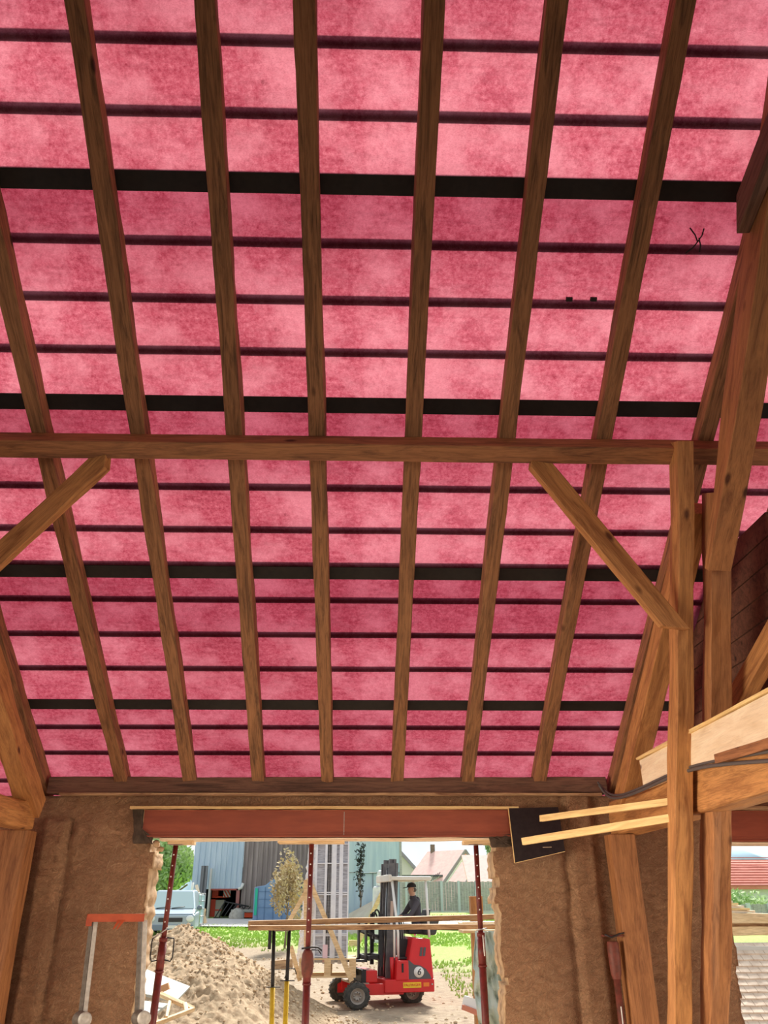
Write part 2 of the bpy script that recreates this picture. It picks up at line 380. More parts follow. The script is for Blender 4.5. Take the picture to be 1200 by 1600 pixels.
# side walls far left and right, their openings added for the fill lamps
m = MB(); m.box((-6.3, -4.5, 0), (-6, .2, 2.5)); m.box((-6.3, 5.0, 0), (-6, 7.7, 2.5)); m.box((-6.3, .2, 2.25), (-6, 5.0, 2.5)); m.box((-6.3, .2, 0), (-6, 5.0, .25)); struct(m.build('wall_left', COB))
m = MB(); m.box((6.8, -4.5, 0), (7.1, .2, 2.5)); m.box((6.8, 5.0, 0), (7.1, 7.7, 2.5)); m.box((6.8, .2, 2.25), (7.1, 5.0, 2.5)); m.box((6.8, .2, 0), (7.1, 5.0, .25)); struct(m.build('wall_right', COB))

# ================================================================== ROOF
YR = 1.0; TR = (YE-YR)/math.cos(AL); ZR = ZE + TR*math.sin(AL)      # ridge
XL, XRt = -6.0, 6.8
T0 = .959
cuts = [-.25] + [T0 + 1.36*k for k in range(4)] + [TR]
labels = ['lowest translucent red underlay sheet, just above the wall plate', 'red underlay sheet between the two lowest black strips',
          'red underlay sheet crossed by the horizontal purlin', 'red underlay sheet between the two uppermost black strips', 'topmost red underlay sheet, above the highest black strip']
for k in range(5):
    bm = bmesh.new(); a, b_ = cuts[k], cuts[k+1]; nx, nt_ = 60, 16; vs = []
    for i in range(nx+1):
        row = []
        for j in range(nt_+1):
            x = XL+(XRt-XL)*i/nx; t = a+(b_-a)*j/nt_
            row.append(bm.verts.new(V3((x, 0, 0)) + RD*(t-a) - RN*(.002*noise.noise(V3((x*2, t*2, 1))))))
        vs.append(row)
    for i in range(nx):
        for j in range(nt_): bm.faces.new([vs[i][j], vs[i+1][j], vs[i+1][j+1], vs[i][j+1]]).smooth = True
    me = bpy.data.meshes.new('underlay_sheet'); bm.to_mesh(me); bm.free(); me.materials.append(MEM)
    dkn = me.attributes.new('darkening', 'FLOAT', 'POINT')          # darker where the sheet above laps over; the lower sheets darker throughout
    for vi, vv in enumerate(me.vertices): u = vv.co.dot(RD)/1.36 if k else 0; dkn.data[vi].value = max(0, min(1, max((u-.42)/.5, 0) + (.72, .55, .22, .05, 0)[k]))
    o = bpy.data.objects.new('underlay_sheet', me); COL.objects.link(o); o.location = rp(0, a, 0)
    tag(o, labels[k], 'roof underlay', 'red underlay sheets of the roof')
# the other slope behind the viewer, and the ridge
m = MB(); m.add([(XL, YR, ZR), (XRt, YR, ZR), (XRt, -4.6, ZR-(YR+4.6)*math.tan(AL)), (XL, -4.6, ZR-(YR+4.6)*math.tan(AL))], [[0,1,2,3]])
struct(m.build('ceiling', W_DARK))

# gable walls and the rear wall with its wide doorway
zz = lambda y: ZE + (YE-y)*math.tan(AL) if y > YR else ZR-(YR-y)*math.tan(AL)
for nm, xg in (('wall_left', -6.0), ('wall_right', 6.8)):
    m = MB(); pr = [(7.45, 2.45), (7.45, zz(7.45)), (YR, ZR), (-4.5, zz(-4.5)), (-4.5, 2.45)]
    s_ = -.3 if xg < 0 else .3
    m.hull([(xg, y, z) for y, z in pr], [(xg+s_, y, z) for y, z in pr]); struct(m.build(nm, COB))
m = MB(); zt_ = zz(-4.5); m.box((-6, -4.8, 2.9), (6.8, -4.5, zt_)); m.box((-6, -4.8, -.3), (-3.75, -4.5, 2.9)); m.box((3.75, -4.8, -.3), (6.8, -4.5, 2.9)); struct(m.build('wall_front', COB))
# black strips at the sheet joints
names = ['lowest', 'second lowest', 'second highest', 'highest']
for k in range(4):
    t = T0 + 1.36*k; m = MB(); hw = .055
    for i in range(40):
        xa = XL+(XRt-XL)*i/40; xb = XL+(XRt-XL)*(i+1)/40
        ra = .003*math.sin(i*1.3+k)
        m.hull([rp(xa, t-hw, .006)-rp(0,t,0), rp(xb, t-hw, .006)-rp(0,t,0), rp(xb, t-hw, .014)-rp(0,t,0), rp(xa, t-hw, .014)-rp(0,t,0)],
               [rp(xa, t+hw, .006)-rp(0,t,0), rp(xb, t+hw, .006)-rp(0,t,0), rp(xb, t+hw, .014)-rp(0,t,0), rp(xa, t+hw, .014)-rp(0,t,0)])
    o = m.build('black_strip', BLACK, loc=None); o.location = rp(0, t, 0)
    tag(o, {0:'lowest black strip across the red underlay, nearest the wall plate', 1:'black strip across the red underlay, first one below the purlin', 2:'black strip across the red underlay, just above the purlin', 3:'topmost black strip across the red underlay'}[k], 'strip', 'black strips across the red underlay')

# tile battens lying on top of the underlay: only their shadows show
rows = [(600,1221),(600,1178),(600,1138),(600,1047),(600,994),(600,940),(600,886),(600,831),(600,765),(600,692),(600,632),(600,554),(600,473),(600,384),(600,283),(600,184),(600,71),(600,-45)]
posn = ['right at the eave', 'second up from the eave', 'just below the lowest black strip', 'first above the lowest black strip', 'second above the lowest black strip', 'just below the second black strip from the eave',
  'touching the second black strip from the eave', 'second one below the purlin', 'first one below the purlin', 'hidden behind the purlin', 'behind the black strip above the purlin',
  'first above the black strip over the purlin', 'second above the black strip over the purlin', 'just below the topmost black strip', 'behind the topmost black strip', 'first above the topmost black strip', 'near the top edge of the picture', 'above the picture']
for i, (px, py) in enumerate(rows):
    if i in (9, 17): continue
    _, t = on_roof(px, py)
    o = beam('tile_batten', rp(XL, t, -.033), rp(XRt, t, -.033), .05, .036, W_OLD, side=RD, rough=.001, bev=0, seed=i)
    tag(o, 'tile batten outside, dark line ' + posn[i], 'batten', 'tile battens showing as dark lines through the underlay')

# rafters: (bottom x px at 1222, top px at y 0 / as noted)
raf = [((187,1215),(62,680)), ((295,1218),(115,0)), ((403,1220),(319,0)), ((511,1221),(475,0)), ((621,1222),(678,0)), ((731,1223),(872,0)), ((843,1225),(1073,0))]
where = ['rafter crossing behind the left knee brace', 'x',
  'rafter just right of the left knee brace', 'rafter landing on the plate just right of the middle steel prop', 'middle rafter, right of the one over the middle prop',
  'rafter meeting the purlin at the upper end of the right knee brace', 'rafter passing behind the middle of the right knee brace']
RL = ['old brown '+q for q in where]
RL[1] = 'old brown roof rafter with a ragged bark edge near the top left'
def rafter(xb, tb, xt, tt, label, i):
    s = (xt-xb)/(tt-tb); xa = xb - s*(tb+.1); xe = xb + s*(TR-tb)
    hh = .11
    o = beam('rafter', rp(xa, -.1, .024+hh/2), rp(xe, TR-.02, .024+hh/2), .108, hh, W_OLD, rough=.0035, seed=i+1)
    tag(o, label, 'rafter', 'roof rafters'); return o
for i, (b_, t_) in enumerate(raf):
    xb, tb = on_roof(*b_, .134); xt, tt = on_roof(*t_, .134)
    rafter(xb, tb, xt, tt, RL[i], i)
rafter(-2.80, 0, -2.80, 4, 'old brown roof rafter behind the pale left truss timber', 8)
rafter(2.26, 0, 2.26, 4, 'old brown roof rafter alongside the right truss, left of its pale principal', 9)
rafter(2.93, 0, 2.93, 4, 'dark roof rafter right of the right truss, near the picture edge', 10)
rafter(3.62, 0, 3.62, 4, 'dark roof rafter farthest right, beyond the right truss', 11)
# splinters and wisps hanging on the rafters
# purlin, tilted with the slope
x1_, t1 = on_roof(600, 702, .20)
hp = .125
purc = lambda x: rp(x, t1, .134+hp/2)
o = beam('purlin', purc(XL), purc(XRt), .125, hp, W_PUR, side=RD, rough=.003, seed=21, bev=.008)
tag(o, 'long horizontal brown purlin carrying the rafters across mid-roof', 'purlin')
# wall plate: two stacked timbers with a dark joint
o = beam('wall_plate', (-2.72, 7.40, 2.545), (2.16, 7.40, 2.545), .20, .13, W_PLATE, side=(0,1,0), rough=.004, seed=31)
tag(o, 'dark brown wall plate the rafters stand on, above the steel lintel', 'wall plate')
m = MB()
px_ = [(-2.6+.1*i) for i in range(48)]
# packing boards between plate and wall/lintel
o = beam('packing_board', (-1.98, 7.32, 2.357), (1.36, 7.32, 2.357), .10, .022, W_LATH, side=(0,1,0), rough=.002, seed=32, bev=.002)
tag(o, 'thin pale packing board between the wall plate and the red lintel', 'board')
o = beam('bearing_board', (-2.6, 7.37, 2.467), (2.1, 7.37, 2.467), .19, .022, W_BOARD, side=(0,1,0), rough=.002, seed=33, bev=.002)
tag(o, 'flat worn board under the dark wall plate', 'board')

# red steel lintel beams
def lintel(x0, x1, zb, zt, label, seam=True):
    e = empty('steel_lintel', ((x0+x1)/2, YW, zb)); x = (x1-x0)/2; h = zt-zb
    m = MB(); m.box((-x, -.045, .0), (x, .12, .012)); m.box((-x, -.045, h-.012), (x, .12, h)); m.build('flange', RUST, e, .002)
    m = MB(); m.box((-x, -.035, .012), (x, -.015, h-.012)); m.box((-x, -.04, .030), (x, -.035, .034)); m.build('web', RUST, e)
    if seam:
        m = MB(); m.box((.0, -.0375, .015), (.004, -.0345, h-.015)); o = m.build('weld_seam', ALU, e); o.location.x = -.1855+.30
    tag(e, label, 'lintel'); return e
lintel(-1.86, 1.33, 2.125, 2.34, 'long red-oxide steel lintel beam over the wide wall opening')
lintel(3.0, 5.6, 2.085, 2.335, 'red-oxide steel lintel over the right-hand opening', False)
o = beam('packing_board', (3.0, 7.33, 2.357), (5.6, 7.33, 2.357), .10, .03, W_BOARD, side=(0,1,0), seed=34, bev=.002); tag(o, 'thin board on top of the right-hand lintel', 'board')
o = beam('lintel_form_board', (3.05, 7.40, 2.068), (5.6, 7.40, 2.068), .10, .026, W_PALE, side=(0,1,0), seed=35, bev=.002); tag(o, 'pale board under the right-hand lintel', 'board')
o = beam('wall_plate', (2.3, 7.40, 2.545), (6.6, 7.40, 2.545), .20, .13, W_PLATE, side=(0,1,0), rough=.004, seed=36); tag(o, 'dark wall plate right of the right truss, over the second lintel', 'wall plate')
o = beam('lintel_form_board', (-1.72, 7.42, 2.110), (1.16, 7.42, 2.110), .12, .020, W_PALE, side=(0,1,0), seed=37, bev=.002); tag(o, 'long thin pale board under the red lintel', 'board')

# mortar patches round the lintel ends
def patch(pts, y, label, kind='structure'):
    m = MB(); k = len(pts); c = V3((sum(p[0] for p in pts)/k, y-.035, sum(p[1] for p in pts)/k))
    bm = bmesh.new(); cen = bm.verts.new(c); rim = []; base = []
    N = 6; allp = []
    for i in range(k):
        a, b2 = pts[i], pts[(i+1) % k]
        for j in range(N):
            u = j/N; x = a[0]+(b2[0]-a[0])*u; z = a[1]+(b2[1]-a[1])*u
            allp.append((x+.012*noise.noise(V3((x*40, z*40, 3))), z+.012*noise.noise(V3((x*40, z*40, 6)))))
    R0 = [bm.verts.new((x, y+.02, z)) for x, z in allp]
    R1 = [bm.verts.new((x*.97+c.x*.03, y-.022-.01*noise.noise(V3((x*30, 0, z*30))), z*.97+c.z*.03)) for x, z in allp]
    R2 = [bm.verts.new((x*.5+c.x*.5, y-.035-.012*noise.noise(V3((x*30, 4, z*30))), z*.5+c.z*.5)) for x, z in allp]
    L = len(allp)
    for A, B_ in ((R0, R1), (R1, R2)):
        for i in range(L): bm.faces.new([A[i], A[(i+1)%L], B_[(i+1)%L], B_[i]])
    for i in range(L): bm.faces.new([R2[i], R2[(i+1)%L], cen])
    bmesh.ops.recalc_face_normals(bm, faces=bm.faces)
    me = bpy.data.meshes.new('t'); bm.to_mesh(me); bm.free(); me.materials.append(MORTAR)
    o = bpy.data.objects.new('trim_1', me); COL.objects.link(o); return struct(o)
def pxz(l, Y): return [(at(x, y, Y).x, at(x, y, Y).z) for x, y in l]
patch(pxz([(208,1263),(224,1263),(222,1300),(236,1306),(238,1318),(208,1318)], 7.33), 7.335, '').name = 'trim_1'
patch(pxz([(764,1306),(800,1303),(800,1324),(768,1324)], 7.33), 7.335, '').name = 'trim_2'
m = MB(); p = at(243, 1318, 7.33); m.blob((p.x, 7.36, p.z), (.03,.05,.03), 8, 6, 0, .2); m.blob((p.x+.03, 7.40, p.z-.04), (.035,.05,.02), 8, 6, 0, .2); struct(m.build('trim_3', COBEDGE))

# ================================================================== RIGHT TRUSS
XT = 2.05
def slopebeam(name, px0, px1, X0, w, h, m, label, cat, seed, **k):
    """timber in the plane X: px0/px1 are the picture points of the centre of its left face; X0 = that face"""
    a = atX(*px0, X0); b_ = atX(*px1, X0); a.x += w/2; b_.x += w/2
    o = beam(name, a, b_, w, h, m, seed=seed, **k); return tag(o, label, cat)
# leaning post A: left face between its edges
a = atX(1052, 690, 2.0); b_ = atX(1048, 1600, 2.0)
d = (b_-a).normalized()
o = beam('truss_post', V3((2.055, a.y, a.z)) , V3((2.055, b_.y, b_.z)) + d*1.2, .11, .14, W_TRUSS, seed=41, rough=.004)
tag(o, 'pale leaning truss post under the purlin, nearest one with the knee brace', 'post')
# post B
a = atX(1105, 770, 2.2); b_ = atX(1101, 1600, 2.2); d = (b_-a).normalized()
o = beam('truss_post', V3((2.265, a.y, a.z)), V3((2.265, b_.y, b_.z)) + d*1.0, .13, .15, W_TRUSS2, seed=42, rough=.006)
tag(o, 'broad brown leaning truss post just right of the braced post', 'post')
# lower principal parallel to the roof
a = atX(967, 1240, 2.12); b_ = atX(1046, 900, 2.12); dd = (b_-a)
o = beam('principal_rafter', V3((2.195, a.y, a.z)) - dd*.04, V3((2.195, b_.y, b_.z)) + dd*.25, .15, .16, W_TRUSS, seed=43, rough=.004)
tag(o, 'pale principal truss timber sloping down to the wall plate behind the braced post', 'beam')
# upper principal
a = atX(1102, 890, 2.12); b_ = atX(1192, 260, 2.12); dd = (b_-a)
o = beam('principal_rafter', V3((2.20, a.y, a.z)), V3((2.20, b_.y, b_.z)) + dd*.35, .15, .21, W_TRUSS2, seed=44, rough=.005, ht=.25)
tag(o, 'wide brown truss timber rising to the upper right picture edge', 'beam')
a = atX(1152, 335, 2.05); b_ = atX(1215, 170, 2.05)
o = beam('truss_brace', V3((2.08, a.y, a.z)), V3((2.08, b_.y, b_.z)), .07, .17, W_PLATE, seed=45, cut0=.8)
tag(o, 'short dark brace end sticking down at the upper right edge', 'brace')
# tie beam
o = beam('tie_beam', (2.255, 7.30, 2.265), (2.255, 2.2, 2.265), .22, .27, W_TRUSS, seed=46, rough=.006, bev=.02)
tag(o, 'heavy hewn tie beam of the right truss, running towards the viewer', 'beam')
# white planks on top of the tie beam
o = beam('planed_plank', (2.12, 6.17, 2.475), (2.12, 2.6, 2.475), .05, .205, W_PALE, seed=47, rough=.0008, bev=.003)
tag(o, 'pale freshly planed plank on edge above the right tie beam', 'plank')
o = beam('sheathing_board', (2.16, 6.20, 2.590), (2.16, 2.6, 2.590), .16, .022, W_LATH, seed=48, bev=.002)
tag(o, 'thin rough board lying on the planed plank', 'board')
# knee brace right
def knee(p0, p1, w, h, label, seed, cut0=0, cut1=0):
    o = beam('knee_brace', p0, p1, h, w, W_TRUSS, side=V3((0,1,0)), seed=seed, cut0=cut0, cut1=cut1, rough=.003); return tag(o, label, 'brace')
pa = at(830, 712, 4.50); pb = at(1054, 982, 4.78)
knee(pa, pb, .135, .07, 'right-hand knee brace between purlin and leaning post', 51, -.9, .9)
pa = at(170, 712, 4.50); pb = at(-60, 925, 4.85)
knee(pa, pb, .135, .07, 'left-hand knee brace running off the left picture edge', 52, .9, .9)
# left leaning post (off the picture) carrying the left brace
o = beam('truss_post', (-2.62, 4.3, 4.2), (-2.62, 6.35, .2), .12, .14, W_TRUSS, seed=53); tag(o, 'leaning post of the left truss beyond the left edge', 'post')
# wall post right, below the tie beam
o = beam('wall_post', (2.185, 7.19, 0), (2.185, 7.19, 2.13), .21, .18, W_TRUSS2, side=(1,0,0), seed=54, rough=.005); tag(o, 'orange-brown upright post against the clay wall under the right tie beam', 'post')
# right window post behind B, seen below tie beam
# ================================================================== LEFT TRUSS
a = atX(27, 1240, -2.62); b_ = atX(-33, 1040, -2.62)
o = beam('principal_rafter', V3((-2.70, 7.02, 2.32)), V3((-2.70, 7.02, 2.32)) + RD*3.2, .16, .19, W_TRUSS, seed=55, rough=.006)
tag(o, 'pale orange principal timber of the left truss at the left edge', 'beam')
o = beam('tie_beam', (-2.76, 7.02, 2.262), (-2.76, 2.2, 2.262), .20, .20, W_TRUSS, seed=56, rough=.008, bev=.02); tag(o, 'pale hewn tie beam end of the left truss', 'beam')
o = beam('wall_post', (-2.86, 7.13, 0), (-2.86, 7.13, 2.16), .30, .20, W_TRUSS2, side=(1,0,0), seed=57, rough=.004); tag(o, 'upright post at the left edge under the left tie beam', 'post')

# dark boarded partition in the corner right of the truss
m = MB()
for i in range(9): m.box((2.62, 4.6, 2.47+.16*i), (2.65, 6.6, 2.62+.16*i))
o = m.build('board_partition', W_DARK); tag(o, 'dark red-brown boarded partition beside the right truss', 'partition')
a = V3((2.60, 4.35, 3.35)); b_ = V3((2.60, 5.3, 2.6))
o = beam('truss_brace', (2.45, 5.25, 2.75), (2.62, 3.7, 3.55), .10, .14, W_TRUSS, seed=58); tag(o, 'dim brace sloping up behind the broad right post', 'brace')

# ================================================================== laths, panel, cable
p0, p1 = at(845, 1279, 6.6), at(1064, 1250, 5.45)
o = beam('loose_lath', p0, p1, .03, .045, W_LATH, side=(0,1,0), seed=61, rough=.001, bev=.002); tag(o, 'upper of two loose sawn laths jutting from the right post', 'lath', 'loose sawn laths')
p0, p1 = at(817, 1315, 6.45), at(1066, 1275, 5.42)
o = beam('loose_lath', p0, p1, .03, .050, W_LATH, side=(0,1,0), seed=62, rough=.001, bev=.002); tag(o, 'lower of two loose sawn laths jutting from the right post', 'lath', 'loose sawn laths')
P = [at(*q, yy) for q, yy in (((795,1263),7.26), ((872,1261),7.26), ((883,1330),7.16), ((805,1348),7.16))]
m = MB(); th = V3((0, .018, 0)); m.hull(P, [q+th for q in P]); e = m.build('formwork_panel', FILM); tag(e, 'tilted black panel hanging over the right end of the red lintel', 'panel')
pe = [P[0], P[3]]
m = MB(); m.bar(P[0]+V3((-.003,.009,0)), P[3]+V3((-.003,.009,0)), .005, .02, (0,1,0)); m.bar(P[3]+V3((0,.009,-.002)), P[2]+V3((0,.009,-.002)), .02, .004, (0,0,1)); m.build('cut_edge', W_LATH, e)
m = MB(); q = at(848, 1324, 7.16); m.bar(q, q+V3((.075,0,.002)), .003, .003); m.build('scratch', W_PALE, e)
def cable(pts, r, label, name='cable', m_=None, parent=None):
    cu = bpy.data.curves.new(name, 'CURVE'); cu.dimensions = '3D'; cu.bevel_depth = r; cu.bevel_resolution = 3
    sp = cu.splines.new('NURBS'); sp.points.add(len(pts)-1)
    for i, p in enumerate(pts): sp.points[i].co = (*p, 1)
    sp.use_endpoint_u = True; sp.order_u = 4; cu.materials.append(m_ or GREYCAB)
    dg = bpy.data.objects.new(name, cu); COL.objects.link(dg)
    me = bpy.data.meshes.new_from_object(dg.evaluated_get(bpy.context.evaluated_depsgraph_get())); bpy.data.objects.remove(dg)
    o = bpy.data.objects.new(name, me); COL.objects.link(o)
    if parent is not None: o.parent = parent
    elif label: tag(o, label, 'cable')
    return o
GREYCAB = mat('grey_cable', (.10,.085,.085), .6)
cable([atX(936,1226,2.02), atX(944,1240,2.06), atX(956,1250,2.08), atX(980,1244,2.08), atX(1010,1232,2.08), atX(1040,1217,2.08), atX(1090,1197,2.08), atX(1150,1192,2.08), atX(1215,1188,2.08)], .011, 'grey cable sagging along the right tie beam, lower run')
cable([atX(934,1222,2.03), atX(945,1236,2.07), atX(958,1246,2.09), atX(985,1238,2.09), atX(1012,1226,2.09), atX(1040,1212,2.09), atX(1090,1193,2.09), atX(1150,1183,2.09), atX(1215,1172,2.09)], .009, 'thinner grey cable just above the other on the right tie beam')
o = beam('offcut', atX(1120,1186,2.07), atX(1215,1158,2.07), .03, .05, W_PUR, seed=63, bev=.002); tag(o, 'red-brown offcut wedged under the planed plank', 'offcut')

# ================================================================== steel props
def prop(top, bot, z_col, label, handle, seed, head=True, group='red-brown adjustable steel props under the lintel'):
    top, bot = V3(top), V3(bot); d = (bot-top).normalized(); L = (bot-top).length
    e = empty('steel_prop', bot); C = lambda v: V3(v)-bot
    k = (top.z - z_col)/(top.z-bot.z); J = top.lerp(bot, k)
    m = MB(); m.tube([C(top+d*.01), C(J + d*.12)], .0215, 16); it = m.build('inner_tube', PROPRED, e)
    nh = int((J-top).length/.085)
    for i in range(1, nh):                                   # pin holes
        h = C(top+d*(.085*i))
        m = MB(); m.tube([h+V3((-.002,-.0224,0)), h+V3((-.002,-.0214,0))], .0060, 8); m.build('pin_hole', WHITE, it)
    m = MB(); m.tube([C(J), C(bot)], .0295, 18); m.tube([C(J-d*.002), C(J+d*.03)], .033, 18); m.build('outer_tube', PROPRED, e)
    m = MB(); m.tube([C(J+d*.05), C(J+d*.24)], .0325, 18); m.tube([C(J+d*.235), C(J+d*.25)], .036, 18); m.build('collar', PROPRED, e)
    m = MB(); m.box(C(top)+V3((-.06,-.06,-.004)), C(top)+V3((.06,.06,.004))); m.build('head_plate', PROPRED, e)
    m = MB(); m.box((-.06,-.06,0), (.06,.06,.008)); m.build('base_plate', PROPRED, e)
    j = C(J)
    if handle == 'loop':
        for s in (-1, 1):
            m = MB(); m.tube([j+V3((s*.03,-.01,.03 if s < 0 else 0)), j+V3((s*.085,-.01,-.005)), j+V3((s*.09,-.01,-.03)), j+V3((s*.09,-.01,-.14)), j+V3((s*.075,-.01,-.17)), j+V3((s*.03,-.01,-.16))], .0055, 8); m.build('handle', BLK, e)
        m = MB(); m.tube([j+V3((-.07,-.03,-.0)), j+V3((.03,-.03,.07))], .006, 8); m.build('pin', STEEL, e)
    elif handle == 'nut':
        m = MB(); m.lathe([(.03,-.20),(.045,-.17),(.052,-.10),(.045,-.03),(.03,0)], j, (0,0,1), 16); m.build('adjusting_nut', PROPRUST, e)
        m = MB(); m.tube([j+V3((-.05,-.03,.01)), j+V3((.03,-.035,.02)), j+V3((.08,-.03,.02)), j+V3((.115,-.02,-.005))], .007, 8); m.tube([j+V3((.03,-.02,.0)), j+V3((.085,-.02,0)), j+V3((.11,-.02,-.03))], .005, 8); m.build('pin', BLK, e)
    else:
        m = MB(); m.tube([j+V3((-.04,-.035,.02)), j+V3((.05,-.035,.03))], .006, 8); m.build('pin', STEEL, e)
        m = MB(); m.tube([j+V3((.012,-.034,-.02)), j+V3((.018,-.036,-.17))], .005, 8); m.build('thread_slot', WHITE, e)
    return tag(e, label, 'steel prop', group)
YP = 7.46
def foot(t, b_):                                            # carry the picture line down to the floor
    t, b_ = at(*t, YP), at(*b_, YP); k = (t.z-.008)/(t.z-b_.z); return t, t + (b_-t)*k
t, b_ = foot((275,1319),(238,1600)); prop(t, b_, at(258,1465,YP).z, 'left-hand red-brown steel prop with a wire loop handle, under the lintel', 'loop', 1)
t, b_ = foot((487,1317),(477,1600)); prop(t, b_, at(482,1484,YP).z, 'middle red-brown steel prop with a bulging nut, under the lintel', 'nut', 2)
t, b_ = foot((743.5,1319),(759,1600)); prop(t, b_, at(751,1457,YP).z, 'right-hand red-brown steel prop near the torn jamb', 'slot', 3)
# packing blocks on the prop heads
def block(px0, px1, py0, py1, label, y0=7.38, y1=7.56):
    a = at(px0, py0, y0); b_ = at(px1, py1, y0); m = MB(); c = V3(((a.x+b_.x)/2, (y0+y1)/2, b_.z))
    m.box(V3((a.x, y0, a.z))-c, V3((b_.x, y1, b_.z))-c); o = m.build('packing_block', W_NEW, bevel=.002); o.location = c; return tag(o, label, 'wood block', 'wood packing blocks on the prop heads')
block(262, 300, 1313, 1318.5, 'thin wood packing block on top of the left steel prop')
block(434, 538, 1311.5, 1317, 'long wood packing block on top of the middle steel prop')
block(725, 768, 1312.5, 1318.5, 'wood packing block on top of the right steel prop')

# rusty prop standing in the corner by the right wall post
e = empty('steel_prop', (2.03, 7.14, 0))
tp = at(956, 1462, 7.14); hx = tp.x; e.location = (hx, 7.14, 0); H = tp.z
m = MB(); m.tube([(0,0,0), (0,0,H-.18)], .026, 16); m.build('outer_tube', PROPRUST, e)
m = MB(); m.lathe([(.030,H-.30),(.042,H-.26),(.048,H-.14),(.046,H-.05),(.040,H-.04)], (0,0,0), (0,0,1), 16); m.build('collar', PROPRUST, e)
m = MB(); m.box((-.075,-.05,H-.006), (.075,.05,H+.004)); m.build('head_plate', PROPRUST, e)
m = MB(); m.tube([(-.07,-.05,H+.01),(-.02,-.06,H-.01),(.05,-.05,H+.015),(.09,-.03,H+.02)], .006, 8); m.build('wire_tie', BLK, e)
m = MB(); m.box((-.004,-.028,.25), (.004,-.024,H-.48)); m.build('thread_slot', WHITE, e)
m = MB(); m.box((-.06,-.06,0), (.06,.06,.008)); m.build('base_plate', PROPRUST, e)
tag(e, 'rusty red steel prop standing in the corner by the right wall post', 'steel prop')

# orange-headed aluminium trestle by the left pier
YT = 7.05
def tz(x, y): q = at(x, y, YT); return q
e = empty('folding_trestle', (tz(180,1500).x, YT, 0)); O = V3(e.location)
a, b_ = tz(138,1428)-O, tz(226,1440)-O
m = MB(); m.box((a.x, -.03, b_.z), (b_.x, -.024, a.z)); m.box((a.x, -.03, b_.z), (a.x+.005, .06, a.z)); m.box((a.x, -.03, a.z-.005), (b_.x, .05, a.z)); m.box((a.x+.0, -.03, b_.z-.03),(a.x+.045,-.024,b_.z)); m.build('head_bar', ORANGE, e, .001)
q = tz(188,1446)-O
m = MB()
for dx in (-.018, .012): m.hull([(q.x+dx-.022,-.06,q.z-.025),(q.x+dx-.014,-.06,q.z-.025),(q.x+dx-.014,-.05,q.z-.025),(q.x+dx-.022,-.05,q.z-.025)], [(q.x+dx+.0,-.03,q.z+.04),(q.x+dx+.03,-.03,q.z+.04),(q.x+dx+.03,-.02,q.z+.04),(q.x+dx,-.02,q.z+.04)])
m.build('lug', ORANGE, e)
def leg(t, b_, w1, w2):
    t, b_ = tz(*t)-O, tz(*b_)-O; k = t.z/(t.z-b_.z); bb = t+(b_-t)*((t.z + O.z - 0)/(t.z-b_.z)); e2 = bb
    ee = MB(); ee.bar(t+V3((w1,.0,0)), e2+V3((w1,0,0)), .030, .012, (0,1,0)); o = ee.build('leg', ALU, e)
    m2 = MB(); m2.bar(t+V3((w2,.012,0)), e2+V3((w2,.012,0)), .030, .030, (0,1,0)); m2.build('leg_channel', mat_dark_alu, o)
mat_dark_alu = noisy('dull_aluminium', (.22,.20,.18), (.14,.12,.10), 30, .6, .1, .3)
leg((150,1438), (131,1600), .0, -.035); leg((227,1438), (221,1600), .0, -.04)
for (x, y) in ((126,1592), (218,1590)):
    q = tz(x, y)-O; m = MB(); m.lathe([(0,-.03),(.055,-.03),(.055,-.015),(0,-.015)], q, (0,1,0), 18); hp_ = m.build('hinge_plate', mat_dark_alu, e)
    m = MB(); m.lathe([(0,-.035),(.02,-.035),(.05,-.05),(.05,-.04)], q+V3((.045,0,0)), (0,1,0), 16); m.build('locking_knob', ALU, hp_)
tag(e, 'folding trestle with orange-red head bar and aluminium legs by the left pier', 'trestle')

# scraps caught on the underlay
def on_mem(px, py, off=.012): x, t = on_roof(px, py, off); return rp(x, t, off)
m = MB(); c0 = on_mem(1088, 376)
for a, b_ in (((1078,356),(1090,378)), ((1100,357),(1090,378)), ((1090,378),(1071,396)), ((1092,372),(1093,394))):
    p, q = on_mem(*a), on_mem(*b_); mid = p.lerp(q, .5)+V3((.008, 0, 0)); m.tube([p-c0, mid-c0, q-c0], .004, 6)
o = m.build('dry_twig', BLACK); o.location = c0; tag(o, 'small forked dark twig against the underlay near the upper right', 'twig')
for px, lb in ((889, 'left of two small dark tabs hanging under a batten line at right'), (927, 'right of two small dark tabs hanging under a batten line at right')):
    c0 = on_mem(px, 467, .010); m = MB(); u = RD; s_ = V3((1,0,0))
    m.hull([c0-c0+s_*a*.02+u*b_*.012 for a, b_ in ((-1,-1),(1,-1),(1,1),(-1,1))], [s_*a*.018+u*b_*.011-RN*.02 for a, b_ in ((-1,-1),(1,-1),(1,1),(-1,1))])
    o = m.build('dark_tab', BLACK); o.location = c0; tag(o, lb, 'tab', 'dark tabs on the underlay')
# ================================================================== OUTSIDE
def G(px, py):                                              # where a line of sight meets the ground outside
    d = ray(px, py); k = 8.0
    while k < 600:
        p = EYE + d*(k/d.y)
        if p.z <= gz(p.x, p.y): return V3((p.x, p.y, gz(p.x, p.y)))
        k *= 1.004
    return p
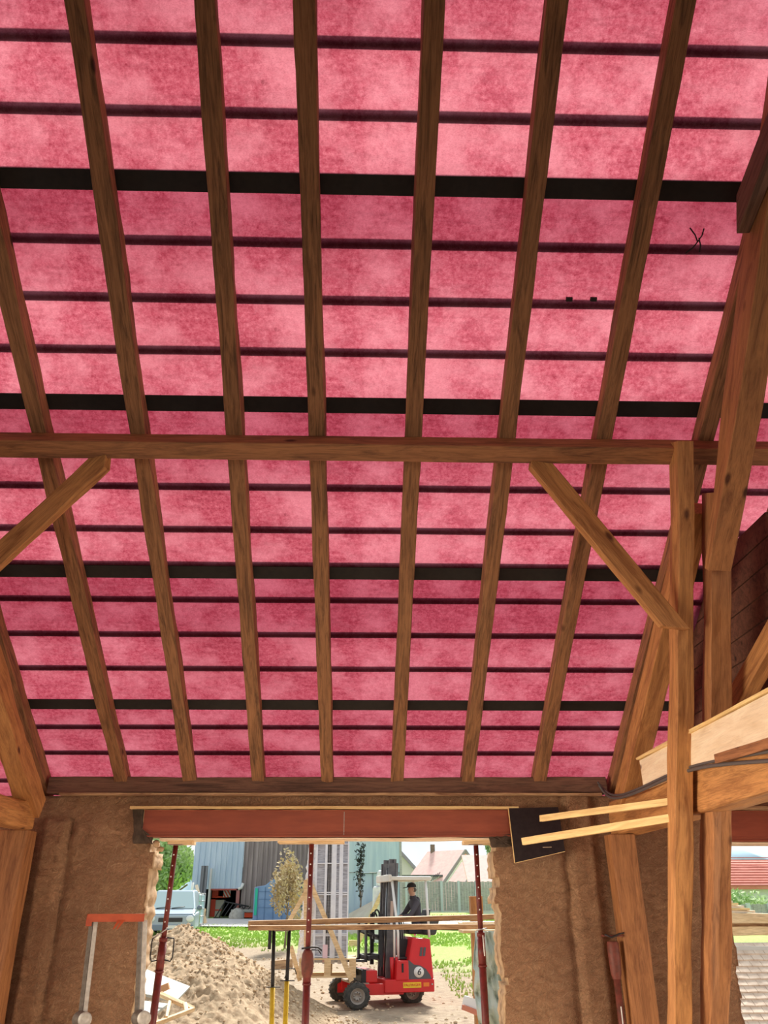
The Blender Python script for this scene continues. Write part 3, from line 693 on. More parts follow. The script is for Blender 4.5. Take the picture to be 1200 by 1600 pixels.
# ground
GRD = mat('trampled_earth', (.45,.35,.24), .95); n, b = nodes(GRD)
v = tex_coord(n, 'Object'); sep = n.nodes.new('ShaderNodeSeparateXYZ'); n.links.new(v, sep.inputs[0])
f1 = noise_n(n, v, .9, 8, .65); f2 = noise_n(n, v, 7, 6, .7); f3 = noise_n(n, tex_coord(n, 'Object', (.35, 1, 1)), 2.2, 5, .6, .8)
dirt = ramp(n, f2, [(.3, (.20,.135,.09)), (.5, (.36,.27,.185)), (.7, (.48,.385,.28))])
dirt = mixc(n, ramp(n, f3, [(.42, (0,0,0)), (.6, (.7,.7,.7))]), dirt, (.36,.27,.18))
gr = ramp(n, f2, [(.3, (.26,.42,.07)), (.7, (.44,.60,.17))])
# grass grows beyond y = 32 on the left and beyond y = 20 right of the track
m1 = n.nodes.new('ShaderNodeMath'); m1.operation = 'MULTIPLY_ADD'; m1.inputs[1].default_value = 1.2; n.links.new(sep.outputs[0], m1.inputs[0]); n.links.new(sep.outputs[1], m1.inputs[2])
m2 = n.nodes.new('ShaderNodeMath'); m2.operation = 'MULTIPLY_ADD'; m2.inputs[1].default_value = 9; n.links.new(f1, m2.inputs[0]); n.links.new(m1.outputs[0], m2.inputs[2])
mr = n.nodes.new('ShaderNodeMapRange'); mr.inputs[1].default_value = 33; mr.inputs[2].default_value = 38; n.links.new(m2.outputs[0], mr.inputs[0])
c = mixc(n, mr.outputs[0], dirt, gr); n.links.new(c, b.inputs['Base Color']); bump(n, b, f2, .8, .06)
bm = bmesh.new(); ys = [7.72+.35*i for i in range(90)]; y = ys[-1]
while y < 700: y *= 1.03; ys.append(y)
xs = [-1.0+2.0*i/80 for i in range(81)]; rows_ = []
for y in ys: rows_.append([bm.verts.new((x*max(9, y*.8), y, gzn(x*max(9, y*.8), y))) for x in xs])
for a, b2 in zip(rows_, rows_[1:]):
    for i in range(80): bm.faces.new([a[i], a[i+1], b2[i+1], b2[i]]).smooth = True
me = bpy.data.meshes.new('ground'); bm.to_mesh(me); bm.free(); me.materials.append(GRD); o = bpy.data.objects.new('ground', me); COL.objects.link(o); struct(o)
m = MB(); m.add([(-60,-4.5,-.3),(60,-4.5,-.3),(60,-60,-.3),(-60,-60,-.3)], [[0,1,2,3]]); struct(m.build('ground', GRD))
# road
def poly_on_ground(name, pts, m_, up=.05):
    bm = bmesh.new(); N = 10
    (a, b2), (c2, d2) = pts; vs = []
    for i in range(N+1):
        row = []
        for j in range(N+1):
            p = V3(a).lerp(V3(b2), i/N).lerp(V3(c2).lerp(V3(d2), i/N), j/N); row.append(bm.verts.new((p.x, p.y, gz(p.x, p.y)+up)))
        vs.append(row)
    for i in range(N):
        for j in range(N): bm.faces.new([vs[i][j], vs[i+1][j], vs[i+1][j+1], vs[i][j+1]])
    bmesh.ops.recalc_face_normals(bm, faces=bm.faces)
    me = bpy.data.meshes.new(name); bm.to_mesh(me); bm.free(); me.materials.append(m_); o = bpy.data.objects.new(name, me); COL.objects.link(o); return struct(o)
ROADM = noisy('pale_gravel', (.68,.66,.65), (.58,.56,.55), 2, .95, .1)
poly_on_ground('road', (((-19,46.5),(13,40.5)),((-19,53),(15,46))), ROADM, .08)

# hills far off, the haze put into their colour
HILL = noisy('hazy_hills', (.42,.60,.72), (.50,.66,.76), .01, 1, 0)
m = MB(); N = 60; vs = []
for i in range(N+1):
    x = -300+700*i/N; h = 24+10*noise.noise(V3((i*.12, 1, 0))) + (12 if x > 60 else 0)*min(1, (x-60)/80)
    vs += [(x, 560, -20), (x, 600+20*math.sin(i), 8+h*.6), (x, 660, 8+h), (x, 760, 0)]
m.add(vs, [[i*4+j, (i+1)*4+j, (i+1)*4+j+1, i*4+j+1] for i in range(N) for j in range(3)], 0, True); struct(m.build('hills', HILL))

# dirt heap
hc = at(290, 1447, 18.3)
HEAPM = noisy('loose_soil', (.29,.185,.10), (.52,.385,.245), 9, .95, 1.0)
def heap_h(x, y):
    dx, dy = x-hc.x, y-hc.y
    r = math.hypot(dx/(2.0 if dx > 0 else 2.6), dy/2.8)
    h = max(0, 1-r*.62)**1.1*1.62
    h2 = max(0, 1-math.hypot((dx-1.2)/1.6, (dy+1.5)/1.8)*.8)*.55
    h3 = max(0, 1-math.hypot((dx+2.3)/1.9, (dy+.3)/2.2)*.7)*1.3
    h = max(h, h3) + h2*.5
    return h + (.12*noise.noise(V3((x*1.1, y*1.1, 2))) + .05*noise.noise(V3((x*3, y*3, 4))) + .035*noise.noise(V3((x*7, y*7, 6))) + .07*noise.noise(V3((x*12, y*12, 6))) + .03*noise.noise(V3((x*30, y*30, 6))))*min(1, h*2) - .03
bm = bmesh.new(); N = 230; vs = []
for i in range(N+1):
    vs.append([])
    for j in range(N+1):
        x = -5.2+10.0*i/N; y = -5+10*j/N
        vs[-1].append(bm.verts.new((x, y, GZ0 - hc.z + heap_h(x+hc.x, y+hc.y))))
for i in range(N):
    for j in range(N):
        f = bm.faces.new([vs[i][j], vs[i+1][j], vs[i+1][j+1], vs[i][j+1]]); f.smooth = True
me = bpy.data.meshes.new('dirt_heap'); bm.to_mesh(me); bm.free(); me.materials.append(HEAPM); o = bpy.data.objects.new('dirt_heap', me); COL.objects.link(o); o.location = hc
tag(o, 'big heap of loose brown soil left of the opening', 'heap')
# clods and stones, uncountable
m = MB()
for i in range(2600):
    if i < 1500:
        x = hc.x+random.gauss(.9, 1.5); y = hc.y-abs(random.gauss(1.0, 1.2)); z = GZ0+max(0, heap_h(x, y)); s = random.choice((.012,.018,.025,.035))
    else:
        x = random.uniform(-5, 5); y = random.uniform(16, 30); z = gz(x, y); s = random.choice((.012,.02,.03,.045))
    m.blob((x, y, z+s*.3), (s, s*random.uniform(.7,1.2), s*.65), 6, 4, 0, .25)
o = m.build('soil_clods', noisy('clods', (.72,.56,.38), (.60,.45,.30), 2, .95, .4)); tag(o, 'loose clods and small stones scattered over the heap and bare earth', 'clods', None, 'stuff')
# grass
GM = noisy('grass_blades', (.28,.48,.07), (.52,.68,.18), .8, .8, 0)
m = MB()
for i in range(26000):
    k = random.random()
    if k < .30: x = random.uniform(-13, 1); y = random.uniform(32, 46)
    elif k < .75: x = random.uniform(2.2, 13); y = random.uniform(20, 40)
    else: x = random.uniform(0, 20); y = random.uniform(46, 54)
    dens = noise.noise(V3((x*.5, y*.35, 2))) + .5*noise.noise(V3((x*1.9, y*1.4, 7)))
    if k < .75 and y < 34 and dens < .05: continue
    z = gz(x, y); h = random.uniform(.05, .13); a = random.uniform(0, PI); s = .03*(y/22)
    dx, dy = math.cos(a)*s, math.sin(a)*s*.3
    m.add([(x-dx, y-dy, z), (x+dx, y+dy, z), (x+random.uniform(-.05,.05), y+random.uniform(-.05,.05), z+h)], [[0,1,2]])
o = m.build('grass', GM); tag(o, 'short bright green grass growing on the open ground outside', 'grass', None, 'stuff')

def wx(px, py, Y): return at(px, py, Y)
# ---------------- barn (Y = 53)
YB = 53
def bx_px(m, x0, y0, x1, y1, Y, d=.2, mi=0):
    a = at(x0, y0, Y); b_ = at(x1, y1, Y); xm0 = at(x0, (y0+y1)/2, Y).x; xm1 = at(x1, (y0+y1)/2, Y).x
    m.box((xm0, Y, b_.z), (xm1, Y+d, a.z), mi); return m
base = at(380, 1437, YB).z
e = empty('barn', (at(430, 1437, YB).x, YB, base)); EB = V3(e.location)
def corr(x0, x1, z0, z1, y, period, depth, parent, m_, name, th=.05):
    """profiled sheet: folded across x"""
    m = MB(); k = max(2, int((x1-x0)/period)); pts = []
    for i in range(k):
        xa = x0+(x1-x0)*i/k; p = (x1-x0)/k
        pts += [(xa, y), (xa+p*.45, y), (xa+p*.5, y-depth), (xa+p*.95, y-depth)]
    pts.append((x1, y)); vs = []
    for (x, yy) in pts: vs += [(x, yy, z0), (x, yy, z1)]
    m.add(vs, [[2*i, 2*i+2, 2*i+3, 2*i+1] for i in range(len(pts)-1)])
    m.box((x0, y+.02, z0), (x1, y+.02+th, z1)); return m.build(name, m_, parent)
X = lambda px, py=1380: at(px, py, YB).x - EB.x
Z = lambda py: at(430, py, YB).z - EB.z
corr(X(378), X(470), 0, Z(1250), 0, .28, .06, e, BROWNS, 'slat_siding')
corr(X(300), X(378), Z(1389), Z(1313), -.12, .32, .04, e, BLUEM, 'metal_siding')
corr(X(296), X(378), Z(1313), Z(1250), -.04, .32, .04, e, BLUEM, 'metal_siding')
corr(X(318), X(328.5), 0, Z(1354), -1.2, .22, .10, e, DGREY, 'side_sheet')
corr(X(470), X(560), 0, Z(1250), -.0, .28, .06, e, BROWNS, 'slat_siding')
m = MB(); m.box((X(328), -.3, 0), (X(331), .1, Z(1357))); m.build('corner_post', mat('pale_post', (.62,.62,.60), .6), e)
m = MB(); m.box((X(371), -.2, 0), (X(376), .1, Z(1389))); m.build('door_post', mat('dull_red_post', (.42,.16,.15), .6), e)
m = MB(); m.box((X(330), -.2, Z(1391)), (X(376), .0, Z(1388.5))); m.build('door_lintel', mat('red_lintel', (.40,.08,.06), .6), e)
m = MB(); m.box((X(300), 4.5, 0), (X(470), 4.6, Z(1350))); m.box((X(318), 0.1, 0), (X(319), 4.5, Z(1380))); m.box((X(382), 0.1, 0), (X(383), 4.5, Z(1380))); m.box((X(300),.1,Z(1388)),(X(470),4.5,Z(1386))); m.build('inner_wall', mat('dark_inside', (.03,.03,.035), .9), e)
m = MB(); m.tube([(X(381), -.3, Z(1380)), (X(379), -.3, Z(1387)), (X(374), -.3, Z(1389))], .09, 8); m.build('gutter', WHITE, e)
xa, xb = X(290), X(560); m = MB(); m.hull([(xa, -.5, Z(1250)), (xb, -.5, Z(1250)), (xb, 9, Z(1250)+3), (xa, 9, Z(1250)+3)], [(xa, -.5, Z(1250)+.2), (xb, -.5, Z(1250)+.2), (xb, 9, Z(1250)+3.2), (xa, 9, Z(1250)+3.2)]); m.build('roof', DGREY, e)
tag(e, 'large barn with pale blue metal sheets and brown slat siding, dark doorway below', 'barn')
# blue metal shed wall right of the wrapped load, nearer
YS = 44
e = empty('metal_shed', (at(585, 1430, YS).x, YS, gz(0, YS))); ES = V3(e.location)
Xs = lambda px, py=1370: at(px, py, YS).x - ES.x
Zs = lambda py: at(585, py, YS).z - ES.z
corr(Xs(520), Xs(625), 0, Zs(1364), .0, .9, .02, e, BLUEM, 'wall_sheet'); corr(Xs(520), Xs(625), Zs(1363), Zs(1250), -.06, .9, .02, e, BLUEM, 'wall_sheet')
m = MB(); m.box((Xs(624.5), -.1, 0), (Xs(628), 6, Zs(1250))); m.build('corner_boards', W_GREY, e)
m = MB(); m.box((Xs(582.3), -.09, Zs(1390)), (Xs(583.3), -.05, Zs(1364))); m.box((Xs(560), -.09, Zs(1364.5)), (Xs(624), -.05, Zs(1363.5))); m.build('seam', DGREY, e)
m = MB(); m.box((Xs(518), -.2, Zs(1250)), (Xs(630), 6, Zs(1247))); m.build('roof', DGREY, e)
tag(e, 'pale blue sheet-metal shed wall behind the forklift mast', 'shed')
# earth bank against the shed
m = MB(); a = at(545, 1424, 41); b_ = at(598, 1398, 41); c_ = at(600, 1428, 41)
m.hull([(a.x, 40, gz(0,40)), (c_.x, 40, gz(0,40)), (c_.x, 43.6, gz(0,43)), (a.x, 43.6, gz(0,43))], [(a.x, 41.5, a.z-.1), (c_.x, 41, b_.z), (c_.x, 43.6, b_.z), (a.x, 43.6, a.z-.1)]); o = m.build('gravel_bank', noisy('pale_earth', (.56,.52,.45), (.48,.42,.35), 2, .95, .4)); tag(o, 'pale earth bank sloping up against the blue metal shed', 'bank')

# red machine in the doorway
Ym = 54.2; e = empty('farm_trailer', (at(345, 1436, Ym).x, Ym, base)); EM = V3(e.location)
Xm = lambda px: at(px, 1410, Ym).x-EM.x; Zm = lambda py: at(345, py, Ym).z-EM.z
FRED = mat('machine_red', (.85,.08,.03), .5)
m = MB(); m.box((Xm(329), 0, Zm(1434)), (Xm(337), .8, Zm(1405))); m.box((Xm(330), 0, Zm(1403)), (Xm(354), .8, Zm(1400))); m.box((Xm(330), 0, Zm(1400)), (Xm(340), .5, Zm(1390))); m.build('frame', FRED, e, .03)
m = MB(); m.hull([(Xm(337), -.05, Zm(1434)), (Xm(344), -.05, Zm(1434)), (Xm(344), .6, Zm(1434)), (Xm(337), .6, Zm(1434))], [(Xm(337), -.05, Zm(1406)), (Xm(351), -.05, Zm(1406)), (Xm(351), .6, Zm(1406)), (Xm(337), .6, Zm(1406))]); m.build('hopper', mat('cream_panel', (.6,.58,.5), .6), e, .03)
m = MB(); m.box((Xm(337), -.08, Zm(1423)), (Xm(347), -.05, Zm(1421))); m.build('rail', FRED, e)
m = MB(); x0, x1_, z0, z1_ = Xm(348.5), Xm(360), Zm(1402), Zm(1391); m.box((x0, -.2, z0), (x1_, -.17, z1_)); bd = m.build('warning_board', WHITE, e)
m = MB()
for i in range(4):
    u = (i-.5)*.42; W_, H_ = x1_-x0, z1_-z0
    pts = []
    for s_ in (u, u+.21):
        # a diagonal falling to the right, clipped to the board
        xa0, za0 = s_, 0.0; xb0, zb0 = s_-.6, 1.0
        t0_ = max(0, (0-xb0)/(xa0-xb0)) if xb0 < 0 else 0
        t1_ = 1 if xa0 <= 1 else (1-xb0)/(xa0-xb0)
        if t1_ <= t0_: pts = None; break
        P_ = lambda t: (xb0+(xa0-xb0)*t, 1-t)
        pts.append((P_(t0_), P_(t1_)))
    if pts:
        q = [pts[0][0], pts[0][1], pts[1][1], pts[1][0]]
        m.add([(x0+a*W_, -.205, z0+c*H_) for a, c in q], [[0,1,2,3]])
m.build('red_stripe', FRED, bd)
tag(e, 'red and cream farm machine with a red-white striped warning board in the barn doorway', 'machine')
# harrow-like dark thing and bench
e = empty('steel_rack', (at(363, 1436, 52.4).x, 52.4, base)); m = MB()
for i in range(7): m.tube([(-1.1+.25*i, 0, 0), (-.5+.25*i, .1, 1.0-.05*i)], .035, 6)
m.tube([(-1.1, 0, .1), (.6, 0, .1)], .04, 6); m.tube([(-.5, .1, .95), (.9, .1, .7)], .04, 6); m.build('tines', DSTEEL, e); m = MB(); m.lathe([(.28,-.04),(.33,0),(.28,.04)], (.3, 0, .5), (0,1,0), 20); m.build('wheel_ring', DSTEEL, e); tag(e, 'tangle of dark steel tines in front of the barn doorway', 'harrow')
Yb2 = 51.5; e = empty('drawbar_trailer', (at(385, 1437, Yb2).x, Yb2, gz(0,Yb2))); q = e.location
m = MB(); a = at(361, 1421, Yb2); b_ = at(396, 1425, Yb2); m.box((a.x-q.x, 0, b_.z-q.z), (b_.x-q.x, .5, a.z-q.z)); m.build('bed', W_GREY, e); m = MB(); a = at(377, 1426, Yb2); m.box((a.x-q.x, .1, a.z-q.z-.25), (b_.x-q.x, .4, a.z-q.z)); m.build('axle_beam', FRED, e)
for px in (379, 384, 389): c_ = at(px, 1432, Yb2)-q; m = MB(); m.lathe([(.0,-.08),(.2,-.08),(.2,.08),(0,.08)], (c_.x, .2, c_.z), (0,1,0), 14); m.build('wheel', RUB, e)
tag(e, 'low grey flatbed trailer parked against the brown barn siding', 'trailer')
q = at(370, 1430, 50.5); m = MB(); m.blob((0, 0, 0), (.42,.35,.40), 12, 8, 0, .12); m.v = [(x, y_, z if z > -.1 else -.25) for x, y_, z in m.v]; o = m.build('boulder', noisy('grey_stone', (.5,.48,.43), (.35,.33,.29), 6, .95, .6)); o.location = (q.x, q.y, gz(0,50.5)+.2); tag(o, 'rounded grey boulder in front of the barn doorway', 'boulder')

# blue water tank
Yt = 49; e = empty('water_tank', (at(435, 1437, Yt).x, Yt, gz(0, Yt))); q = V3(e.location)
BT = noisy('blue_plastic', (.16,.28,.48), (.24,.36,.56), 1, .5, 0); Xt = lambda px: at(px, 1410, Yt).x-q.x; Zt = lambda py: at(430, py, Yt).z-q.z
m = MB(); zt = [Zt(1382), Zt(1379), Zt(1372)]
prof = [(Xt(396), 0), (Xt(396), Zt(1386)), (Xt(413), Zt(1383)), (Xt(424), Zt(1374)), (Xt(446), Zt(1372)), (Xt(466), Zt(1380)), (Xt(470), 0)]
m.hull([(x, 0, z) for x, z in prof], [(x, 2.2, z) for x, z in prof]); m.build('tank_body', BT, e, .06)
m = MB()
for px in (403, 413.5, 427, 441): m.box((Xt(px)-.02, -.03, .05), (Xt(px)+.02, .02, Zt(1386)))
for py in (1393, 1405, 1418): m.box((Xt(404), -.03, Zt(py)-.02), (Xt(466), .02, Zt(py)+.02))
m.build('rib', mat('blue_rib', (.12,.22,.40), .5), e)
m = MB(); m.box((Xt(398), -.06, Zt(1430)), (Xt(402), -.02, Zt(1388))); m.build('green_stripe', mat('green_stripe', (.02,.50,.33), .5), e)
tag(e, 'big blue ribbed plastic tank with a green stripe, right of the barn doorway', 'tank')

# van
Yv = 38; gp = at(266, 1440, Yv); gv = gz(0, Yv); e = empty('van', (gp.x, Yv, gv), math.radians(8)); sc_ = 1.0
CARP = mat('silver_blue_paint', (.40,.50,.60), .3, .3)
W2 = 1.02
body = [(-W2,0,.35),(W2,0,.35),(W2,0,.95),(.98,.1,1.02),(-.98,.1,1.02),(-W2,0,.95)]
m = MB(); m.hull([(-W2,0,.3),(W2,0,.3),(W2,0,.92),(-W2,0,.92)], [(-W2,4.4,.3),(W2,4.4,.3),(W2,4.4,1.0),(-W2,4.4,1.0)])
m.hull([(-1.0,0,.92),(1.0,0,.92),(.97,.9,1.12),(-.97,.9,1.12)], [(-1.0,1.5,.92),(1.0,1.5,.92),(.97,1.5,1.12),(-.97,1.5,1.12)])
m.hull([(-.99,.8,1.05),(.99,.8,1.05),(.99,4.4,1.05),(-.99,4.4,1.05)], [(-.82,1.7,1.86),(.82,1.7,1.86),(.85,4.3,1.90),(-.85,4.3,1.90)]); m.build('body', CARP, e, .09)
m = MB(); m.hull([(-.90,.84,1.13),(.90,.84,1.13),(.90,.88,1.13),(-.90,.88,1.13)], [(-.76,1.62,1.80),(.76,1.62,1.80),(.76,1.66,1.80),(-.76,1.66,1.80)]); m.build('windscreen', mat('pale_reflecting_glass', (.45,.60,.63), .08), e)
for s in (-1, 1):
    m = MB(); m.blob((s*.80, -.02, .74), (.17,.06,.13), 14, 8); m.build('headlight', mat('lamp_glass', (.8,.85,.88), .1), e)
    m = MB(); m.blob((s*1.12, 1.1, 1.15), (.12,.09,.11), 10, 7); m.build('mirror', mat('mirror_case', (.15,.19,.24), .4), e)
    for yy in (.85, 3.4):
        m = MB(); m.lathe([(0,-.1),(.30,-.1),(.32,-.06),(.32,.1),(0,.1)], (s*.9, yy, .32), (1,0,0), 20); m.build('wheel', RUB, e)
m = MB(); m.box((-.95,-.06,.3), (.95,.02,.52)); m.build('bumper', mat('bumper_blue', (.20,.26,.35), .5), e, .03)
m = MB(); m.box((-.28,-.08,.38), (.28,-.05,.50)); m.build('number_plate', WHITE, e)
m = MB(); m.box((-.5,-.03,.62), (.5,.01,.78)); m.build('grille', DSTEEL, e, .02)
m = MB(); m.tube([(-.7,.83,1.14),(-.1,.86,1.20)], .015, 6); m.tube([(-.05,.83,1.14),(.5,.86,1.20)], .015, 6); m.build('wiper', BLK, e)
e.scale = (1.0, 1.0, 1.0)
tag(e, 'silver-blue van parked behind the soil heap, seen past the left prop', 'van')
# caged liquid tote
Yi = 44; q = at(302, 1437, Yi); e = empty('liquid_tote', (at(303,1437,Yi).x, Yi, gz(0,Yi))); Wt = (at(311,1410,Yi).x-at(294,1410,Yi).x)/2; Ht = at(303,1396,Yi).z-gz(0,Yi)
m = MB(); m.box((-Wt*.93, .05, .15), (Wt*.93, 1.1, Ht*.97)); m.build('bottle', mat('milky_plastic', (.50,.72,.78), .4), e, .06)
m = MB()
for i in range(5): x = -Wt+2*Wt*i/4; m.tube([(x, 0, .12), (x, 0, Ht)], .02, 6); m.tube([(x, 1.12, .12), (x, 1.12, Ht)], .02, 6)
for i in range(5): z = .2+(Ht-.2)*i/4; m.tube([(-Wt, 0, z), (Wt, 0, z)], .02, 6); m.tube([(Wt, 0, z), (Wt, 1.12, z)], .02, 6)
m.build('cage', STEEL, e); m = MB(); m.box((-Wt, 0, 0), (Wt, 1.12, .13)); m.build('pallet', W_GREY, e); m = MB(); m.lathe([(.0,.0),(.12,0),(.12,.1),(0,.1)], (-Wt*.1, .5, Ht*.97), (0,0,1), 14); m.tube([(-Wt*.9,.1,Ht),(-Wt*.9,.1,Ht+.5)], .06, 8); m.build('filler_cap', WHITE, e)
tag(e, 'pale blue liquid tote in a wire cage beside the van', 'tank')
# leaning plank and firewood
a = at(323, 1434, 47); a.z = gz(0,47); b_ = at(307, 1383, 48.5); o = beam('leaning_plank', a, b_, .16, .05, W_PALE, bev=0, seed=71); tag(o, 'long pale plank leaning against the dark sheet wall beside the tote', 'plank')
for i, px in enumerate((312, 316, 320)):
    a = at(px, 1434, 46.5); a.z = gz(0,46.5); o = beam('firewood_log', a, a+V3((-.15*(i-1), .25, .75-.15*i)), .22, .2, W_NEW, bev=.02, seed=72+i); tag(o, ['short orange log standing nearest the caged tote', 'middle of three short logs by the leaning plank', 'short log right of the leaning plank foot'][i], 'log', 'short logs by the leaning plank')

# ---------------- trees
def leaf_cloud(name, centre, radii, count, size, m_, seed, parent=None, drop=0):
    rnd = random.Random(seed); m = MB(); lobes = [(V3((rnd.uniform(-.55,.55)*radii[0], rnd.uniform(-.55,.55)*radii[1], rnd.uniform(-.6,.6)*radii[2])), rnd.uniform(.4,.65)) for _ in range(9)]
    for i in range(count):
        c0, s = lobes[rnd.randrange(len(lobes))]
        d = V3((rnd.gauss(0,1), rnd.gauss(0,1), rnd.gauss(0,1))).normalized()*(rnd.random()**.33)
        p = c0 + V3((d.x*radii[0]*s, d.y*radii[1]*s, d.z*radii[2]*s)); a = V3((rnd.gauss(0,1), rnd.gauss(0,1), rnd.gauss(0,1))).normalized(); b2 = a.orthogonal().normalized(); z = size*rnd.uniform(.6,1.3)
        m.add([p-a*z, p+b2*z*.5, p+a*z, p-b2*z*.5], [[0,1,2,3]])
    o = m.build(name, m_, parent); o.location = centre; return o
LG = noisy('spring_leaves', (.34,.54,.20), (.62,.76,.42), .7, .7, 0); LT = noisy('tan_leaves', (.50,.40,.22), (.68,.56,.34), 3, .8, 0); BARK = noisy('bark', (.18,.14,.11), (.28,.22,.17), 8, .9, .5)
def tree(name, px, py, Y, rpx, hpx, count, size, m_, label, seed, trunk=True, group=None):
    c_ = at(px, py, Y); g = gz(0, Y); k = (at(px+1, py, Y)-at(px, py, Y)).x; kz = abs(at(px, py+1, Y).z-at(px, py, Y).z)
    e = empty(name, (c_.x, Y, g)); leaf_cloud('crown', (0, 0, c_.z-g), (rpx*k, rpx*k, hpx*kz), count, size, m_, seed, e)
    m = MB(); m.tube([(0,0,0), (.05,0,(c_.z-g)*.5), (.0,0,(c_.z-g))], .16 if trunk else .04, 8, 0, .05 if trunk else .02)
    for i in range(5):
        a = i*1.3; m.tube([(0,0,(c_.z-g)*(.35+.1*i)), (math.cos(a)*rpx*k*.5, math.sin(a)*rpx*k*.5, (c_.z-g)*(.6+.1*i))], .06 if trunk else .02, 6)
    m.build('trunk', BARK, e); tag(e, label, 'tree' if trunk else 'shrub', group); return e
tree('leafy_tree', 272, 1352, 62, 48, 52, 9000, .22, LG, 'pale green leafy tree behind the van', 1)
tree('dry_leaved_shrub', 449, 1386, 33, 27, 72, 2100, .075, LT, 'tall shrub with small tan leaves beside the blue tank', 2, False)
tree('leafy_tree', 775, 1330, 75, 16, 30, 2500, .25, LG, 'pale tree just showing above the roofs by the right prop', 4)
tree('climbing_shrub', 563, 1352, 42.5, 9, 48, 260, .09, mat('ivy_dark', (.03,.035,.03), .8), 'sparse dark ivy on the blue shed beside the wrapped load', 5, False)

# ---------------- fence
def fence(x0, x1, Y, ztop, zbot, label, cols):
    a = at(x0, 1400, Y).x; b_ = at(x1, 1400, Y).x; e = empty('board_fence', ((a+b_)/2, Y, zbot)); hw = (b_-a)/2; H = ztop-zbot; m = MB(); k = int(2*hw/.16)
    for i in range(k): x = -hw+2*hw*i/k; m.box((x, -.01+.012*(i % 2), .08), (x+2*hw/k-.012, .02+.012*(i % 2), H-random.uniform(0,.05)))
    m.build('boards', W_GREY, e)
    m = MB(); m.box((-hw, -.05, 0), (hw, .08, .10)); m.build('kerb', mat('concrete_kerb', (.6,.6,.6), .8), e)
    for px in cols: x = at(px, 1400, Y).x-(a+b_)/2; m = MB(); m.box((x-.07, -.14, 0), (x+.07, -.0, H+.02)); m.build('post', mat('concrete_post', (.55,.62,.66), .7), e)
    tag(e, label, 'fence'); return e
Yf = 52; fence(628, 775, Yf, at(700,1377,Yf).z, at(700,1426,Yf).z, 'grey board fence with pale posts behind the driver', (635, 690, 717, 744))
# ---------------- houses
def house(name, gable_apex, gw, ridge_dir, L, eave_drop, wall_h, Y, roofm, wallm, label, chim=False, group=None):
    """gable end faces the viewer's side; ridge runs away along ridge_dir"""
    A = at(*gable_apex, Y); d = V3((ridge_dir[0], ridge_dir[1], 0)).normalized(); s = V3((-d.y, d.x, 0)) ; e = empty(name, (A.x, A.y, A.z-eave_drop-wall_h)); O = V3(e.location)
    ap = A-O; g = lambda u, w_, z: ap + d*u + s*w_ + V3((0,0,z))
    m = MB(); pr = lambda u: [g(u, -gw, -eave_drop-wall_h), g(u, gw, -eave_drop-wall_h), g(u, gw, -eave_drop), g(u, 0, 0), g(u, -gw, -eave_drop)]
    m.hull(pr(0), pr(L)); m.build('walls', wallm, e)
    m = MB()
    for sg in (-1, 1):
        q = [g(-.35, 0, .18), g(L+.3, 0, .18), g(L+.3, sg*(gw+.4), -eave_drop-.25+.18), g(-.35, sg*(gw+.4), -eave_drop-.25+.18)]
        m.hull(q, [v_-V3((0,0,.16)) for v_ in q])
    m.build('roof', roofm, e)
    m = MB()
    for sg in (-1, 1): m.bar(g(-.38, 0, .10), g(-.38, sg*(gw+.4), -eave_drop-.15), .06, .28)
    m.build('verge_board', mat('verge_grey', (.30,.28,.30), .7), e)
    if chim: m = MB(); c0 = g(L*.92, 0, 0); m.box(c0-V3((.2,.2,.5)), c0+V3((.2,.2,.75))); m.build('chimney', BARK, e)
    tag(e, label, 'house', group); return e
house('house', (722, 1331), 5.0, (-.75, .66), 3.6, 3.9, 4.2, 78, ROOFP, RENDER, 'white house with a tall faded pink tiled roof and small chimney', True)
house('house', (743, 1350), 4.4, (-.75, .66), 1.1, 3.4, 3.4, 72, ROOFP, RENDER, 'lower white house with pink roof, stepped in front of the taller one')
house('house', (622, 1330), 4.6, (-.1, 1), 9, 4.8, 3.0, 84, noisy('beige_roof', (.66,.65,.58), (.6,.58,.52), 2, .8, .1), BEIGE, 'beige gabled house showing just right of the blue shed')
e = empty('garage', (at(668,1378,76).x, 76, gz(0,76))); a = at(628, 1367, 76)-V3(e.location); b_ = at(688, 1367, 76)-V3(e.location); m = MB(); m.box((a.x, 0, 0), (b_.x, 5, a.z-.15)); m.build('walls', RENDER, e); m = MB(); m.box((a.x-.2, -.2, a.z-.15), (b_.x+.2, 5.2, a.z)); m.build('flat_roof', DGREY, e); tag(e, 'low white flat-roofed building in front of the pink roof', 'building')
# plain TV aerial bits above the flat roof
m = MB()
for i in range(4): p = at(676+3*i, 1372-1.5*i, 75); m.tube([p-V3((.16,0,.25)), p+V3((.16,0,.25))], .03, 6)
o = m.build('solar_frames', DSTEEL); tag(o, 'small row of dark slanting frames on the flat roof', 'frames')
# white house at the right edge of the opening, hidden by jamb
m = MB(); e = empty('house', (at(775,1425,60).x, 60, gz(0,60))); m.box((-1.5, 0, 0), (6, 6, at(770,1390,60).z-gz(0,60))); m.build('walls', RENDER, e); zz = at(770,1390,60).z-gz(0,60); m = MB(); m.hull([(-1.8,-.3,zz),(6.3,-.3,zz),(6.3,3.2,zz+2.2),(-1.8,3.2,zz+2.2)], [(-1.8,-.3,zz+.15),(6.3,-.3,zz+.15),(6.3,3.2,zz+2.35),(-1.8,3.2,zz+2.35)]); m.build('roof', ROOFP, e); tag(e, 'white bungalow with pink roof glimpsed between right prop and jamb', 'house')
# ================================================================== FORKLIFT with its driver
YF = 19.35
org = at(557, 1578, YF); FZ = org.z                           # ground under the near front wheel
FA = math.radians(193)                                       # forward points left and a little towards the viewer
fk = empty('forklift', (org.x, YF+.8, FZ), FA)
